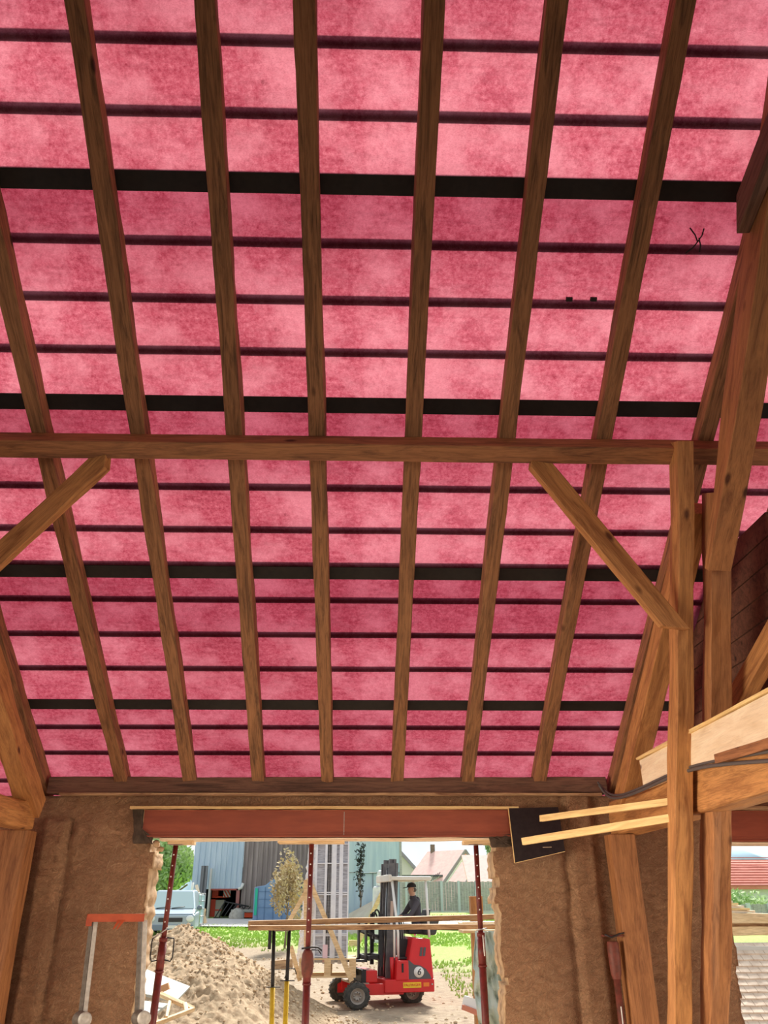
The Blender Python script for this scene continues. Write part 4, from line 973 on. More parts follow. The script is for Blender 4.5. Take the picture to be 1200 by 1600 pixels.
# local: x forward, y to the left of travel = away from the viewer is negative.. near side is +y
fwd = V3((math.cos(FA), math.sin(FA), 0)); lat = V3((-math.sin(FA), math.cos(FA), 0))
fk.location = org - lat*.82; fk.location.z = FZ; fk.scale = (1, 1, .93)
def F_(name, m, mt, parent=None, bevel=0):
    o = m.build(name, mt, parent or fk, bevel); return o
def wheel(x, y, r, wd, name='wheel'):
    m = MB(); m.lathe([(r*.60,-wd/2),(r*.80,-wd*.52),(r*.95,-wd*.46),(r,-wd*.30),(r,wd*.30),(r*.95,wd*.46),(r*.80,wd*.52),(r*.60,wd/2)], (x, y, r), (0,1,0), 36)
    for i in range(22):                                       # lugs
        a = 2*PI*i/22; c = V3((x+math.cos(a)*r, y, r+math.sin(a)*r)); t = V3((-math.sin(a), 0, math.cos(a)))
        m.bar(c+V3((0,-wd*.45,0)), c+V3((0,wd*.45,0))+t*.02*(1 if i % 2 else -1), .03, .022, V3((math.cos(a),0,math.sin(a))))
    t = F_(name, m, RUB)
    m = MB(); s = 1 if y > 0 else -1
    m.lathe([(0,wd*.20*s),(r*.2,wd*.20*s),(r*.2,wd*.32*s),(r*.34,wd*.32*s),(r*.36,wd*.10*s),(r*.50,wd*.12*s),(r*.56,wd*.44*s),(r*.62,wd*.48*s),(r*.62,wd*.2*s)], (x, y, r), (0,1,0), 30)
    rim = m.build('rim', noisy('dusty_rim', (.46,.42,.38), (.34,.30,.27), 10, .7, .1), t)
    m = MB()
    for i in range(8): a = 2*PI*i/8; m.blob((x+math.cos(a)*r*.27, y+wd*.33*s, r+math.sin(a)*r*.27), .012, 6, 4)
    m.build('wheel_nuts', DSTEEL, rim)
    return t
R_ = .265
wheel(0, .82, R_, .2); wheel(.0, -.78, R_, .2); wheel(-1.40, .10, .25, .22)
for s in (1, -1): m = MB(); m.box((-1.05, s*.66-.06, .26), (.02, s*.66+.06, .48)); m.box((-.06, s*.66-.03, .2), (.1, s*.66+.08*s, .44)); F_('chassis_leg', m, RED, None, .01)
m = MB(); m.box((-1.72, -.78, .30), (-.62, .78, .56)); m.box((-.50,-.60,.50),(-.22,.60,.74)); F_('chassis', m, RED, None, .015)
m = MB(); m.box((-.30, -.70, .46), (.02, .70, .50)); F_('step_plate', m, W_PALE if False else noisy('sandy_steel', (.45,.36,.30), (.35,.26,.2), 8, .9, .3))
m = MB(); m.box((-.25,-.58,.5),(-.14,.62,.76)); F_('black_block', m, BLK, None, .01)
# engine hood: tapering tower at the rear
m = MB(); m.hull([(-1.72,-.78,.54),(-1.08,-.78,.54),(-1.08,.76,.54),(-1.72,.76,.54)], [(-1.68,-.70,1.37),(-1.27,-.70,1.41),(-1.27,.70,1.41),(-1.68,.70,1.37)]); hood = F_('engine_hood', m, RED, None, .035)
m = MB(); m.hull([(-1.15,-.74,.54),(-.86,-.74,.54),(-.86,.80,.54),(-1.15,.80,.54)], [(-1.15,-.74,.94),(-.89,-.74,.94),(-.89,.78,.94),(-1.15,.78,.94)]); F_('side_tank', m, RED, None, .02)
m = MB()
for dx in (-.0, -.075): m.hull([(-1.46+dx,.71,1.02),(-1.41+dx,.71,1.02),(-1.41+dx,.738,1.02),(-1.46+dx,.738,1.02)], [(-1.49+dx,.69,1.20),(-1.44+dx,.69,1.20),(-1.44+dx,.727,1.20),(-1.49+dx,.727,1.20)])
m.build('vent_slot', GREYP, hood)
# near side face of the hood lies between y=.76 (z .54) and y=.70 (z 1.46)
hy = lambda z: .76 - .06*(z-.54)/.92 + .004
m = MB(); pts = [(-1.09,.56),(-1.66,.56),(-1.63,.64),(-1.54,.76),(-1.42,.83),(-1.28,.85),(-1.16,.95),(-1.11,.85)]
m.hull([(x, hy(z), z) for x, z in pts], [(x, hy(z)+.006, z) for x, z in pts]); dec = m.build('grey_decal', GREYP, hood)
m = MB(); m.lathe([(0,.012),(.112,.012),(.112,.0),(0,0)], (-1.38, hy(.70)+.004, .70), (0,1,0), 32); disc = m.build('number_disc', WHITE, hood)
def text(s, size, loc, m_, parent, name, dirx=(-1,0,0), up=(0,0,1), ext=.003, sh=0):
    cu = bpy.data.curves.new(name, 'FONT'); cu.body = s; cu.size = size; cu.align_x = 'CENTER'; cu.align_y = 'CENTER'; cu.extrude = ext; cu.shear = sh
    t = bpy.data.objects.new(name, cu); COL.objects.link(t)
    me = bpy.data.meshes.new_from_object(t.evaluated_get(bpy.context.evaluated_depsgraph_get())); bpy.data.objects.remove(t)
    me.materials.clear(); me.materials.append(m_); o = bpy.data.objects.new(name, me); COL.objects.link(o)
    X_ = V3(dirx).normalized(); U_ = V3(up).normalized(); Z_ = X_.cross(U_); mw = Matrix.Identity(4)
    for i in range(3): mw[i][0] = X_[i]; mw[i][1] = U_[i]; mw[i][2] = Z_[i]; mw[i][3] = loc[i]
    o.parent = parent; o.matrix_local = mw; return o
text('6', .19, (-1.38, hy(.70)+.02, .70), BLK, hood, 'numeral', sh=.2)
m = MB(); m.box((-1.42, .775, .39), (-1.02, .787, .50)); lab = F_('yellow_label', m, mat('label_yellow', (.90,.62,.03), .5)); lab['label'] = 'yellow maker label'
text('PALFINGER', .075, (-1.22, .789, .445), RED, lab, 'lettering')
m = MB(); m.box((-1.60,.775,.41),(-1.47,.785,.49)); F_('orange_label', m, mat('label_orange', (.85,.22,.03), .5))
m = MB(); m.box((-1.03,.785,.70),(-.99,.80,.88)); F_('latch', m, BLK); m = MB(); m.box((-1.68,.775,.44),(-1.65,.80,.47)); F_('hook', m, STEEL)
_pre = set(fk.children)
# mast
m = MB()
for s in (-1, 1):
    m.box((-.66, s*.34-.03, .30), (-.60, s*.34+.03, 3.05)); m.box((-.50, s*.34-.03, .30), (-.44, s*.34+.03, 3.05)); m.box((-.66, s*.34-.012, .30), (-.44, s*.34+.012, 3.05))
MASTM = noisy('mast_steel', (.10,.095,.105), (.17,.165,.17), 5, .5, .1, .3)
ms = F_('mast_channels', m, MASTM); ms.location.x = -.28; ms.rotation_euler.y = math.radians(-2.2)
m = MB()
for s in (-1, 1): m.box((-.62, s*.25-.03, .45), (-.47, s*.25+.03, 3.14))
for z in (.5, 1.9, 3.05): m.box((-.62, -.34, z), (-.56, .34, z+.09))
m.build('inner_mast', MASTM, ms)
m = MB(); m.tube([(-.54, .12, .4), (-.54, .12, 2.9)], .030, 10); m.tube([(-.54, -.12, .4), (-.54, -.12, 2.9)], .030, 10); m.build('lift_cylinder', STEEL, ms)
m = MB()
for y_ in (.0,.045): m.tube([(-.50, y_, .5), (-.50, y_, 2.95)], .010, 6)
m.build('chain', DSTEEL, ms)
m = MB(); m.box((-.57,.372,1.7),(-.50,.380,2.2)); m.build('warning_strip', mat('scuffed_strip', (.55,.42,.36), .7), ms)
# reach carriage
m = MB(); m.box((-.42, -.46, .92), (-.36, .46, 1.05)); m.box((-.42, -.46, 1.35), (-.36, .46, 1.46))
for s in (-1, 1): m.box((-.44, s*.40-.03, .8), (-.36, s*.40+.03, 1.9))
for s in (-1, 1): m.bar((-.38, s*.38, 1.0), (-.12, s*.38, 1.0), .05, .08); m.bar((-.12, s*.38, 1.52), (-.38, s*.38, 1.40), .04, .05)
m.box((-.14,-.5,.93),(-.10,.5,1.03)); m.box((-.14,-.5,1.5),(-.10,.5,1.6)); F_('fork_carriage', m, BLK)
for s in (-1, 1):
    m = MB(); m.box((-.10, s*.36-.06, .90), (-.06, s*.36+.06, 1.75))
    m.hull([(-.10, s*.36-.06, .90), (-.10, s*.36+.06, .90), (-.10, s*.36+.06, .95), (-.10, s*.36-.06, .95)], [(1.15, s*.36-.06, .925), (1.15, s*.36+.06, .925), (1.15, s*.36+.06, .94), (1.15, s*.36-.06, .94)])
    F_('fork', m, DSTEEL, None, .004)
# overhead guard
for s in (-1, 1):
    for pts_, rr in (([(-.74, s*.55, .95), (-.74, s*.55, 1.5), (-.62, s*.50, 2.66)], .030), ([(-1.46, s*.55, 1.40), (-1.42, s*.50, 2.64)], .030), ([(-.64, s*.60, .98), (-.64, s*.60, 1.62), (-.56, s*.60, 1.70)], .024)):
        m = MB(); m.tube(pts_, rr, 8); F_('guard_frame', m, WHITE)
m = MB(); m.box((-1.56, -.58, 2.63), (-.56, .58, 2.72)); m.box((-.62,-.58,2.60),(-.54,.58,2.76)); F_('roof_guard', m, noisy('cream_roof', (.78,.76,.68), (.7,.66,.58), 3, .6, 0), None, .02)
# red ram and levers
m = MB(); m.tube([(-.62,.60,.55),(-.60,.60,1.0)], .045, 10); m.tube([(-.72,.62,.55),(-.70,.62,1.0)], .03, 8); F_('tilt_ram', m, RED)
# hoses
o = cable([V3((-.3,.2,1.3)), V3((-.28,.22,1.9)), V3((-.34,.22,2.05)), V3((-.45,.2,1.95)), V3((-.5,.2,1.4))], .018, None, 'hose', BLK, fk)
o = cable([V3((-.26,.1,1.3)), V3((-.22,.12,1.85)), V3((-.30,.12,1.98)), V3((-.42,.1,1.9)), V3((-.46,.1,1.4))], .018, None, 'hose', BLK, fk)
# seat, side bin, steering column
m = MB(); m.box((-1.42, -.28, 1.46), (-1.02, .28, 1.58)); m.hull([(-1.50,-.27,1.56),(-1.38,-.27,1.56),(-1.38,.27,1.56),(-1.50,.27,1.56)], [(-1.58,-.22,2.0),(-1.50,-.22,2.0),(-1.50,.22,2.0),(-1.58,.22,2.0)]); F_('seat', m, mat('black_vinyl', (.03,.03,.033), .6), None, .03)
m = MB(); m.hull([(-1.80,-.5,1.44),(-1.55,-.5,1.44),(-1.55,.52,1.44),(-1.80,.52,1.44)], [(-1.90,-.5,1.80),(-1.58,-.5,1.86),(-1.58,.52,1.86),(-1.90,.52,1.80)]); F_('rear_bin', m, mat('dark_plastic', (.05,.05,.05), .6), None, .05)
m = MB(); m.tube([(-.74,0,.95),(-.80,0,1.72)], .03, 8); cl = F_('steering_column', m, BLK)
m = MB(); c0 = V3((-.82,0,1.74)); ring = [c0+V3((math.cos(a)*.06, math.sin(a)*.16, math.cos(a)*.15)) for a in [2*PI*i/20 for i in range(21)]]; m.tube(ring, .014, 8); m.tube([ring[0], ring[10]], .012, 6); m.tube([ring[5], ring[15]], .012, 6); m.build('steering_wheel', BLK, cl)
m = MB()
for i in range(3): m.tube([(-.84-.05*i, .34, 1.35), (-.80-.05*i, .34, 1.80)], .009, 6); m.blob((-.80-.05*i, .34, 1.81), .022, 8, 6)
m.box((-.98,.28,1.0),(-.78,.40,1.36)); F_('control_levers', m, BLK)
m = MB(); m.box((-1.02,-.45,.96),(-.70,.55,1.0)); F_('footplate', m, DSTEEL)
for o in fk.children:                                        # everything from the mast back to the bin sits a little further aft
    if o in _pre or o is ms: continue
    nme = o.name.split('.')[0]
    o.location.x -= {'fork_carriage': .22, 'fork': .22, 'hose': .22, 'guard_frame': .24, 'roof_guard': .22, 'seat': .28, 'rear_bin': .08, 'steering_column': .28, 'control_levers': .26, 'footplate': .27, 'tilt_ram': .22}.get(nme, 0)
tag(fk, 'small red three-wheeled forklift with tall black mast and a number 6 disc', 'forklift')

# ---------------- driver: one continuous skinned body, clothes coloured by region
def person():
    me = bpy.data.meshes.new('person'); bm = bmesh.new(); sk = bm.verts.layers.skin.verify()
    P = {}
    def V_(n, co, r, parent=None):
        v = bm.verts.new(co); v[sk].radius = (r, r) if not isinstance(r, tuple) else r; P[n] = v
        if parent: bm.edges.new((P[parent], v))
        return v
    # local forklift axes: x forward, +y towards viewer, z up; hips on the seat at z 1.6
    V_('pelvis', (-1.24,0,1.68), (.155,.13))
    V_('waist', (-1.26,0,1.84), (.150,.115), 'pelvis'); V_('chest', (-1.23,0,2.04), (.175,.125), 'waist'); V_('upper', (-1.20,0,2.18), (.15,.10), 'chest')
    V_('neck', (-1.17,0,2.29), .058, 'upper'); V_('skull0', (-1.145,.01,2.36), .072, 'neck'); V_('skull1', (-1.13,.02,2.45), .096, 'skull0'); V_('skull2', (-1.135,.02,2.52), .075, 'skull1')
    for s, q in ((1,'L'), (-1,'R')):
        V_('sh'+q, (-1.20,s*.20,2.17), .078, 'upper'); V_('el'+q, (-1.04,s*.30,1.93), .056, 'sh'+q); V_('fo'+q, (-.95,s*.27,1.89), .050, 'el'+q)
        hx_, hz_ = (-.84, 1.88) if s > 0 else (-.86, 1.84)
        V_('wr'+q, (hx_,s*.20,hz_), .034, 'fo'+q); V_('pa'+q, (hx_+.05,s*.18,hz_), (.038,.022), 'wr'+q)
        for i in range(4):
            yy = s*.18+(i-1.5)*.021; L = (.030,.035,.033,.026)[i]
            V_('f%d'%i+q, (hx_+.085,yy,hz_-.002), .010, 'pa'+q); V_('g%d'%i+q, (hx_+.085+L,yy,hz_-.018), .009, 'f%d'%i+q); V_('h%d'%i+q, (hx_+.085+L*.9,yy,hz_-.045), .008, 'g%d'%i+q)
        V_('t0'+q, (hx_+.03,s*.18-s*.035,hz_-.01), .012, 'pa'+q); V_('t1'+q, (hx_+.055,s*.18-s*.05,hz_-.028), .010, 't0'+q)
        V_('hip'+q, (-1.20,s*.10,1.63), .095, 'pelvis'); V_('th'+q, (-1.02,s*.13,1.66), .085, 'hip'+q); V_('kn'+q, (-.84,s*.15,1.66), .064, 'th'+q)
        fx = -.84 if s > 0 else -.74
        V_('ca'+q, (fx,s*.15,1.46), .060, 'kn'+q); V_('an'+q, (fx-.03,s*.15,1.14), .042, 'ca'+q); V_('he'+q, (fx-.05,s*.15,1.06), .045, 'an'+q); V_('to'+q, (fx+.13,s*.16,1.045), (.042,.030), 'he'+q)
    bm.to_mesh(me); bm.free(); o = bpy.data.objects.new('person', me); COL.objects.link(o)
    me.skin_vertices[0].data[0].use_root = True
    md = o.modifiers.new('skin', 'SKIN'); md.use_smooth_shade = True; sb = o.modifiers.new('s', 'SUBSURF'); sb.levels = 2; sb.render_levels = 2
    dm = bpy.data.meshes.new_from_object(o.evaluated_get(bpy.context.evaluated_depsgraph_get())); bpy.data.objects.remove(o)
    o = bpy.data.objects.new('person', dm); COL.objects.link(o); dm.materials.clear()
    SK = mat('skin', (.62,.36,.26), .6); SW = mat('dark_grey_sweater', (.085,.08,.10), .9); TR_ = mat('grey_trousers', (.27,.26,.25), .9); NV = mat('navy_trousers', (.05,.055,.085), .9); SH = mat('shoe', (.10,.08,.08), .7)
    for q in (SK, SW, TR_, NV, SH): dm.materials.append(q)
    for p in dm.polygons:
        c = p.center; i = 1
        if c.z > 2.30: i = 0
        elif c.z > 1.75: i = 0 if (c.x > -.845 ) else 1
        elif c.x > -.845 and c.z > 1.70 and abs(c.y) < .24: i = 0 if c.x > -.80 and c.z > 1.76 else 2
        if c.z <= 1.76: i = 2 if (c.x > -.95) else 3
        if c.z < 1.10: i = 4
        p.material_index = i
    return o
pr_ = person()
pr_.matrix_world = Matrix.Translation(fk.location) @ Matrix.Rotation(FA, 4, 'Z') @ Matrix.Translation((-.33, 0, -.17))
def P_(name, m, mt, bevel=0): return m.build(name, mt, pr_, bevel)
CAPM = mat('black_cap', (.03,.03,.037), .85)
m = MB(); m.blob((-1.135,.02,2.50), (.112,.100,.088), 18, 10); m.v = [(x,y,max(z,2.485)) for x,y,z in m.v]; m.hull([(-1.05,-.06,2.485),(-1.05,.10,2.485),(-.94,.075,2.465),(-.94,-.035,2.465)], [(-1.05,-.06,2.50),(-1.05,.10,2.50),(-.94,.075,2.478),(-.94,-.035,2.478)]); P_('cap', m, CAPM, .004)
m = MB(); m.hull([(-1.05,.008,2.44),(-1.05,.032,2.44),(-1.045,.02,2.455)],[(-1.012,.006,2.405),(-1.012,.034,2.405),(-1.03,.02,2.41)]); P_('nose', m, mat('skin_nose', (.64,.36,.27), .6), .006)
m = MB(); m.blob((-1.145,.115,2.43), (.018,.012,.030), 10, 7); m.blob((-1.145,-.075,2.43), (.018,.012,.030), 10, 7); P_('ears', m, mat('skin_ear', (.62,.34,.25), .6))
m = MB()
for s in (-1,1): m.blob((-1.046,.02+s*.032,2.448), (.006,.012,.007), 8, 5)
P_('eyes', m, BLK)
m = MB(); m.box((-1.050,-.003,2.378), (-1.046,.043,2.385)); P_('mouth', m, mat('lips', (.40,.16,.14), .6))
m = MB(); m.blob((-1.175,.02,2.43), (.075,.092,.055), 14, 8); P_('hair', m, mat('grey_hair', (.13,.11,.10), .9))
m = MB(); m.lathe([(.060,-.03),(.085,0),(.078,.05),(.070,.06)], (-1.175,0,2.25), (.12,0,1), 18); m.blob((-1.27,0,2.22), (.06,.11,.075), 12, 8); P_('hood', m, mat('dark_grey_hood', (.075,.07,.09), .9))
tag(pr_, 'person in black cap, dark sweater and grey trousers driving the red forklift', 'person')

# ---------------- the wrapped load carried on the forks
def wrapped_load():
    e = empty('wrapped_frame_load', (org.x, org.y, FZ)); O = V3(e.location)
    Yl = 19.5; q = lambda px, py, Y=Yl: at(px, py, Y)-O
    x0, x1_ = q(466,1450).x, q(544,1450).x; z0, z1_ = q(500,1506).z, q(500,1300).z; y0, y1_ = Yl-O.y, Yl-O.y+.75
    # panes
    m = MB(); k = 4
    GL = noisy('wrapped_grey_glass', (.30,.31,.37), (.62,.65,.72), 5, .25, .3, 0, (1,1,7)); w_ = (x1_-x0)
    m.box((x0+.30, y0+.05, z0+.02), (x1_-.01, y1_, z1_)); m.build('pane_pack', GL, e)
    FR = noisy('pale_window_frame', (.72,.75,.84), (.84,.87,.93), 6, .4, 0)
    m = MB()
    for u, ww in ((.30,.045), (.50,.05), (.64,.10), (.80,.075), (.97,.03)): m.box((x0+w_*u, y0-.01, z0), (x0+w_*u+w_*ww, y0+.05, z1_))
    for zz in (.12, .52, .55, 1.32, 1.36, 1.95, 2.35): m.box((x0+w_*.28, y0-.005, z0+zz), (x1_, y0+.045, z0+zz+.022))
    m.build('window_frames', FR, e)
    m = MB()
    for u in (.56, .60): m.box((x0+w_*u, y0-.0, z0+.1), (x0+w_*u+.012, y0+.048, z1_))
    m.build('dark_gasket', DSTEEL, e)
    m = MB(); m.box((x0+w_*.50, y0-.014, z0+.03), (x0+w_*.60, y0-.008, z0+.36)); m.build('pink_sheet', mat('pale_pink', (.85,.62,.70), .7), e)
    # wrinkled plastic at the left side
    bm = bmesh.new(); NZ, NX = 60, 12; rows2 = []
    for i in range(NZ+1):
        z = z0+.02+(z1_-z0)*i/NZ; row = []
        for j in range(NX+1):
            u = j/NX; bulge = .55+.45*min(1, i/NZ*2.2)
            x = x0 + w_*.32*u + (1-u)*( .20*(i/NZ) - .03) + .035*noise.noise(V3((i*.5, j*.9, 1))); yv = y0 - .04*math.sin(u*PI) + .05*noise.noise(V3((i*.33, j*.8, 5)))+(1-u)*.3
            row.append(bm.verts.new((x, yv, z)))
        rows2.append(row)
    for i in range(NZ):
        for j in range(NX): bm.faces.new([rows2[i][j], rows2[i][j+1], rows2[i+1][j+1], rows2[i+1][j]])
    me = bpy.data.meshes.new('plastic_wrap'); bm.to_mesh(me); bm.free(); me.materials.append(noisy('white_stretch_film', (.82,.83,.85), (.62,.63,.66), 18, .25, .8, 0, (1,1,3))); o = bpy.data.objects.new('plastic_wrap', me); COL.objects.link(o); o.parent = e
    sd = o.modifiers.new('s', 'SOLIDIFY'); sd.thickness = .004
    # timber A-frame and pallet
    m = MB(); m.bar(q(482,1372)+V3((0,-.12,0)), q(550,1532)+V3((0,-.16,0)), .10, .045, (0,1,0)); m.build('diagonal_timber', W_NEW, e)
    m = MB(); m.bar(q(479,1392)+V3((0,-.06,0)), q(452,1440)+V3((0,-.10,0)), .09, .045, (0,1,0)); m.bar(q(478,1375)+V3((0,-.08,0)), q(479,1530)+V3((0,-.08,0)), .09, .045, (0,1,0)); m.bar(q(455,1478)+V3((0,-.08,0)), q(469,1532)+V3((0,-.08,0)), .09, .045, (0,1,0)); m.build('upright_timber', W_NEW, e)
    m = MB(); za = q(500,1497).z; zb = q(500,1527).z; xa = q(468,1510).x; xb = q(556,1510).x; h = (za-zb)
    for i in range(6): yy = y0-.15+i*.2; m.box((xa, yy, za-.03), (xb, yy+.14, za))
    for i in range(3): xx = xa+(xb-xa-.14)*i/2; m.box((xx, y0-.15, zb+.03), (xx+.14, y0+.99, za-.03))
    for yy in (y0-.15, y0+.4, y0+.87): m.box((xa, yy, zb), (xb, yy+.12, zb+.03))
    m.build('pallet', W_NEW, e)
    return tag(e, 'tall stack of plastic-wrapped window frames on a timber A-frame pallet', 'wrapped load')
wrapped_load()
# second wrapped pack standing behind the mast
e = empty('wrapped_frame_load', (0,0,0)); Y2 = 34; base2 = at(588, 1470, Y2); e.location = (base2.x, Y2, gz(0, Y2)); O2 = V3(e.location); q2 = lambda px, py: at(px, py, Y2)-O2
m = MB(); z_ = [q2(590,1360).z, q2(590,1385).z, .1]; m.hull([(q2(581,1450).x,0,.1),(q2(604,1450).x,0,.1),(q2(604,1450).x,.8,.1),(q2(581,1450).x,.8,.1)], [(q2(583,1385).x,0,z_[1]),(q2(602,1385).x,0,z_[1]),(q2(602,1385).x,.8,z_[1]),(q2(583,1385).x,.8,z_[1])]); m.hull([(q2(588,1385).x,0,z_[1]),(q2(602,1385).x,0,z_[1]),(q2(602,1385).x,.7,z_[1]),(q2(588,1385).x,.7,z_[1])], [(q2(590,1360).x,0,z_[0]),(q2(598,1360).x,0,z_[0]),(q2(598,1360).x,.7,z_[0]),(q2(590,1360).x,.7,z_[0])]); m.build('wrapped_pack', noisy('white_wrap', (.84,.86,.90), (.62,.68,.78), 6, .3, .6), e, .06)
m = MB(); m.bar(q2(597,1395)+V3((0,-.1,0)), (q2(558,1465).x, -.1, .05), .16, .06, (0,1,0)); m.bar((q2(545,1462).x,-.15,.12), (q2(562,1464).x,-.15,.12), .2, .2); m.build('diagonal_timber', W_NEW, e)
tag(e, 'smaller white-wrapped pack with a timber strut, behind the forklift mast', 'wrapped load')

# ---------------- boards on the yellow props outside
YO = 8.75
def longboard(l, r, hgt, label, seed, Y0=YO, Y1=YO, dep=.20):
    a = at(*l, Y0); b_ = at(*r, Y1); o = beam('scaffold_board', a, b_, dep, hgt, W_BOARD, side=(0,1,0), seed=seed, rough=.002, bev=.003); return tag(o, label, 'board', 'long boards crossing the opening')
longboard((390,1443), (800,1431.5), .045, 'upper long board crossing the opening, ragged dark underside', 81, 8.75, 8.72)
longboard((390,1449.5), (800,1447), .038, 'lower long board crossing the opening, just under the upper one', 82, 8.55, 8.52)
def yprop(tp, bt, label, k):
    Yy = 8.6; t = at(*tp, Yy); b_ = at(*bt, Yy); g = GZ0+.0; kk = (t.z-g)/(t.z-b_.z); ft = t+(b_-t)*kk; e = empty('yellow_prop', (ft.x, Yy, g)); O = V3(e.location); t = t-O; J = at(tp[0]-(tp[0]-bt[0])*.62, 1542 if k == 0 else 1532, Yy)-O; d = (t-V3((0,0,0))).normalized()
    m = MB(); m.tube([t, J-d*.1], .017, 12); m.build('inner_tube', BLK, e)
    m = MB(); m.tube([J, V3((0,0,.01))], .023, 14); m.build('outer_tube', YEL, e)
    m = MB(); m.box(J+V3((-.06,-.03,-.004)), J+V3((.075,-.02,.004))); m.tube([J+V3((-.02,-.03,.02)), J+V3((.02,-.05,.10)), J+V3((.07,-.04,.10)), J+V3((.09,-.03,.05))], .005, 6) if k else None; m.build('handle', BLK, e)
    m = MB(); m.box(t+V3((-.05,-.05,-.005)), t+V3((.05,.05,.003))); m.build('head_plate', DSTEEL, e)
    if k == 0: m = MB(); m.box(t+V3((-.045,-.05,-.16)), t+V3((-.015,-.035,0))); m.build('black_tab', BLK, e)
    m = MB(); m.box((-.06,-.06,0), (.06,.06,.008)); m.build('base_plate', YEL, e)
    return tag(e, label, 'prop')
yprop((428,1453), (424.5,1600), 'left yellow prop with black inner tube holding up the long boards', 0)
yprop((452,1453), (446,1600), 'right yellow prop with black inner tube and wire handle, under the boards', 1)
m = MB(); a = at(430, 1449, 8.6); b_ = at(451, 1455, 8.6); m.box((a.x, 8.55, b_.z), (b_.x, 8.65, a.z)); o = m.build('spacer_block', W_GREY); tag(o, 'grey spacer piece between the heads of the yellow props', 'wood block')

# ---------------- timber cribbing and tarp at the right
Yc = 11; 
def crib(x0, y0_, x1, y1_, label, Y=Yc, d=.5):
    a = at(x0, y0_, Y); b_ = at(x1, y1_, Y); o = beam('timber_block', (a.x, Y, (a.z+b_.z)/2), (b_.x, Y, (a.z+b_.z)/2), d, a.z-b_.z, W_NEW, side=(0,1,0), bev=.006, seed=int(x0)); return tag(o, label, 'timber')
p = at(744, 1470, Yc); o = beam('timber_post', (p.x+.03, Yc+.1, gz(0,Yc)), (p.x+.03, Yc+.1, at(744,1400,Yc).z), .15, .15, W_TRUSS, bev=.005, seed=91); tag(o, 'short upright timber behind the right prop outside, its top above the boards', 'timber')
crib(719, 1441, 790, 1448.5, 'pale timber block beneath the long boards at the right', 10.2)
crib(720, 1452, 790, 1457, 'thin pale timber just under the boards at the right', 10.0)
# crumpled tarp
TM = noisy('grey_green_tarp', (.44,.54,.50), (.56,.66,.62), 2, .45, .3)
bm = bmesh.new(); NZ, NX = 46, 26; rows3 = []; Ya = 9.6
ytop, ybot = 1455, 1600
for i in range(NZ+1):
    v_ = i/NZ; py = ytop+(1660-ytop)*v_; row = []
    xl = 745 - 8*math.sin(v_*PI*.9) + (10*v_ if v_ > .3 else 0) + 12*max(0, v_-.45); xr = 800+20*v_
    for j in range(NX+1):
        u = j/NX; p = at(xl+(xr-xl)*u, py, Ya)
        fold = .10*abs(noise.noise(V3((u*2.2+v_*1.2, v_*2.4, 1)))) + .10*abs(noise.noise(V3((u*5-v_*3, v_*4, 5)))) + .03*noise.noise(V3((u*13, v_*9, 8)))
        row.append(bm.verts.new((p.x, Ya+.12-fold*2.2, p.z)))
    rows3.append(row)
for i in range(NZ):
    for j in range(NX): bm.faces.new([rows3[i][j], rows3[i][j+1], rows3[i+1][j+1], rows3[i+1][j]])
me = bpy.data.meshes.new('tarpaulin'); bm.to_mesh(me); bm.free(); me.materials.append(TM); o = bpy.data.objects.new('tarpaulin', me); COL.objects.link(o); sd = o.modifiers.new('s', 'SOLIDIFY'); sd.thickness = .004; tag(o, 'crumpled grey-green tarpaulin hanging outside the right jamb', 'tarpaulin')
o = beam('window_board', at(724, 1566, 10.6), at(757, 1578, 10.3), .14, .03, WHITE, side=(0,.5,1), bev=.002, seed=93); tag(o, 'white board with a red-brown edge sticking out by the tarpaulin foot', 'board')
c_ = MB(); c_.bar((0, 0, -.012), (o.data.vertices[len(o.data.vertices)-1].co.x, 0, -.012), .0, .0) if False else None
a = at(724, 1574, 10.55); b_ = at(757, 1587, 10.25); m = MB(); L_ = (b_-a).length
q = beam('brown_edge', a, b_, .05, .05, mat('brick_red', (.62,.22,.14), .7), side=(0,1,0), bev=.002); mwq = q.matrix_world.copy(); q.parent = o; q.matrix_parent_inverse = Matrix.Identity(4); q.matrix_local = o.matrix_world.inverted() @ mwq

# ---------------- sheets and lath frames at the left
Pn = noisy('pale_grey_sheet', (.50,.52,.48), (.40,.42,.38), 3, .7, .1)
def sheet(pts, label, m_=Pn, name='board_sheet', th=.03):
    q = [at(*p, Y) for p, Y in pts]; m = MB(); c_ = q[0]; nrm = (q[1]-q[0]).cross(q[2]-q[0]).normalized()*th; m.hull([p-c_ for p in q], [p-c_+nrm for p in q]); o = m.build(name, m_); o.location = c_; return tag(o, label, 'board')
sheet([((205,1505),13.2), ((297,1541),13.0), ((276,1563),11.8), ((188,1545),11.9)], 'large pale sheet lying on the foot of the soil heap', Pn)
sheet([((196,1560),11.6), ((263,1568),11.4), ((230,1592),10.6), ((180,1590),10.6)], 'second pale sheet in front of the larger one, near the left jamb', Pn)
def lath(a, b_, label, seed, s=.05): o = beam('frame_lath', a, b_, s, s*.8, W_NEW, bev=.002, seed=seed); return tag(o, label, 'lath')
def L_(px, Y): return at(px[0], px[1], Y)
lath(L_((250,1553),11.3), L_((302,1577),11.0), 'pale lath running down to a corner beside the sheets', 95)
lath(L_((302,1577),11.0), L_((232,1604),10.2), 'pale lath returning from that corner towards the left prop', 96)
lath(L_((289,1568),11.1), L_((292,1580),10.9), 'short cross lath joining the two at their corner', 97)
lath(L_((266,1563),11.2), L_((260,1590),10.5), 'short thin lath lying between the sheets and the frame', 98, .035)
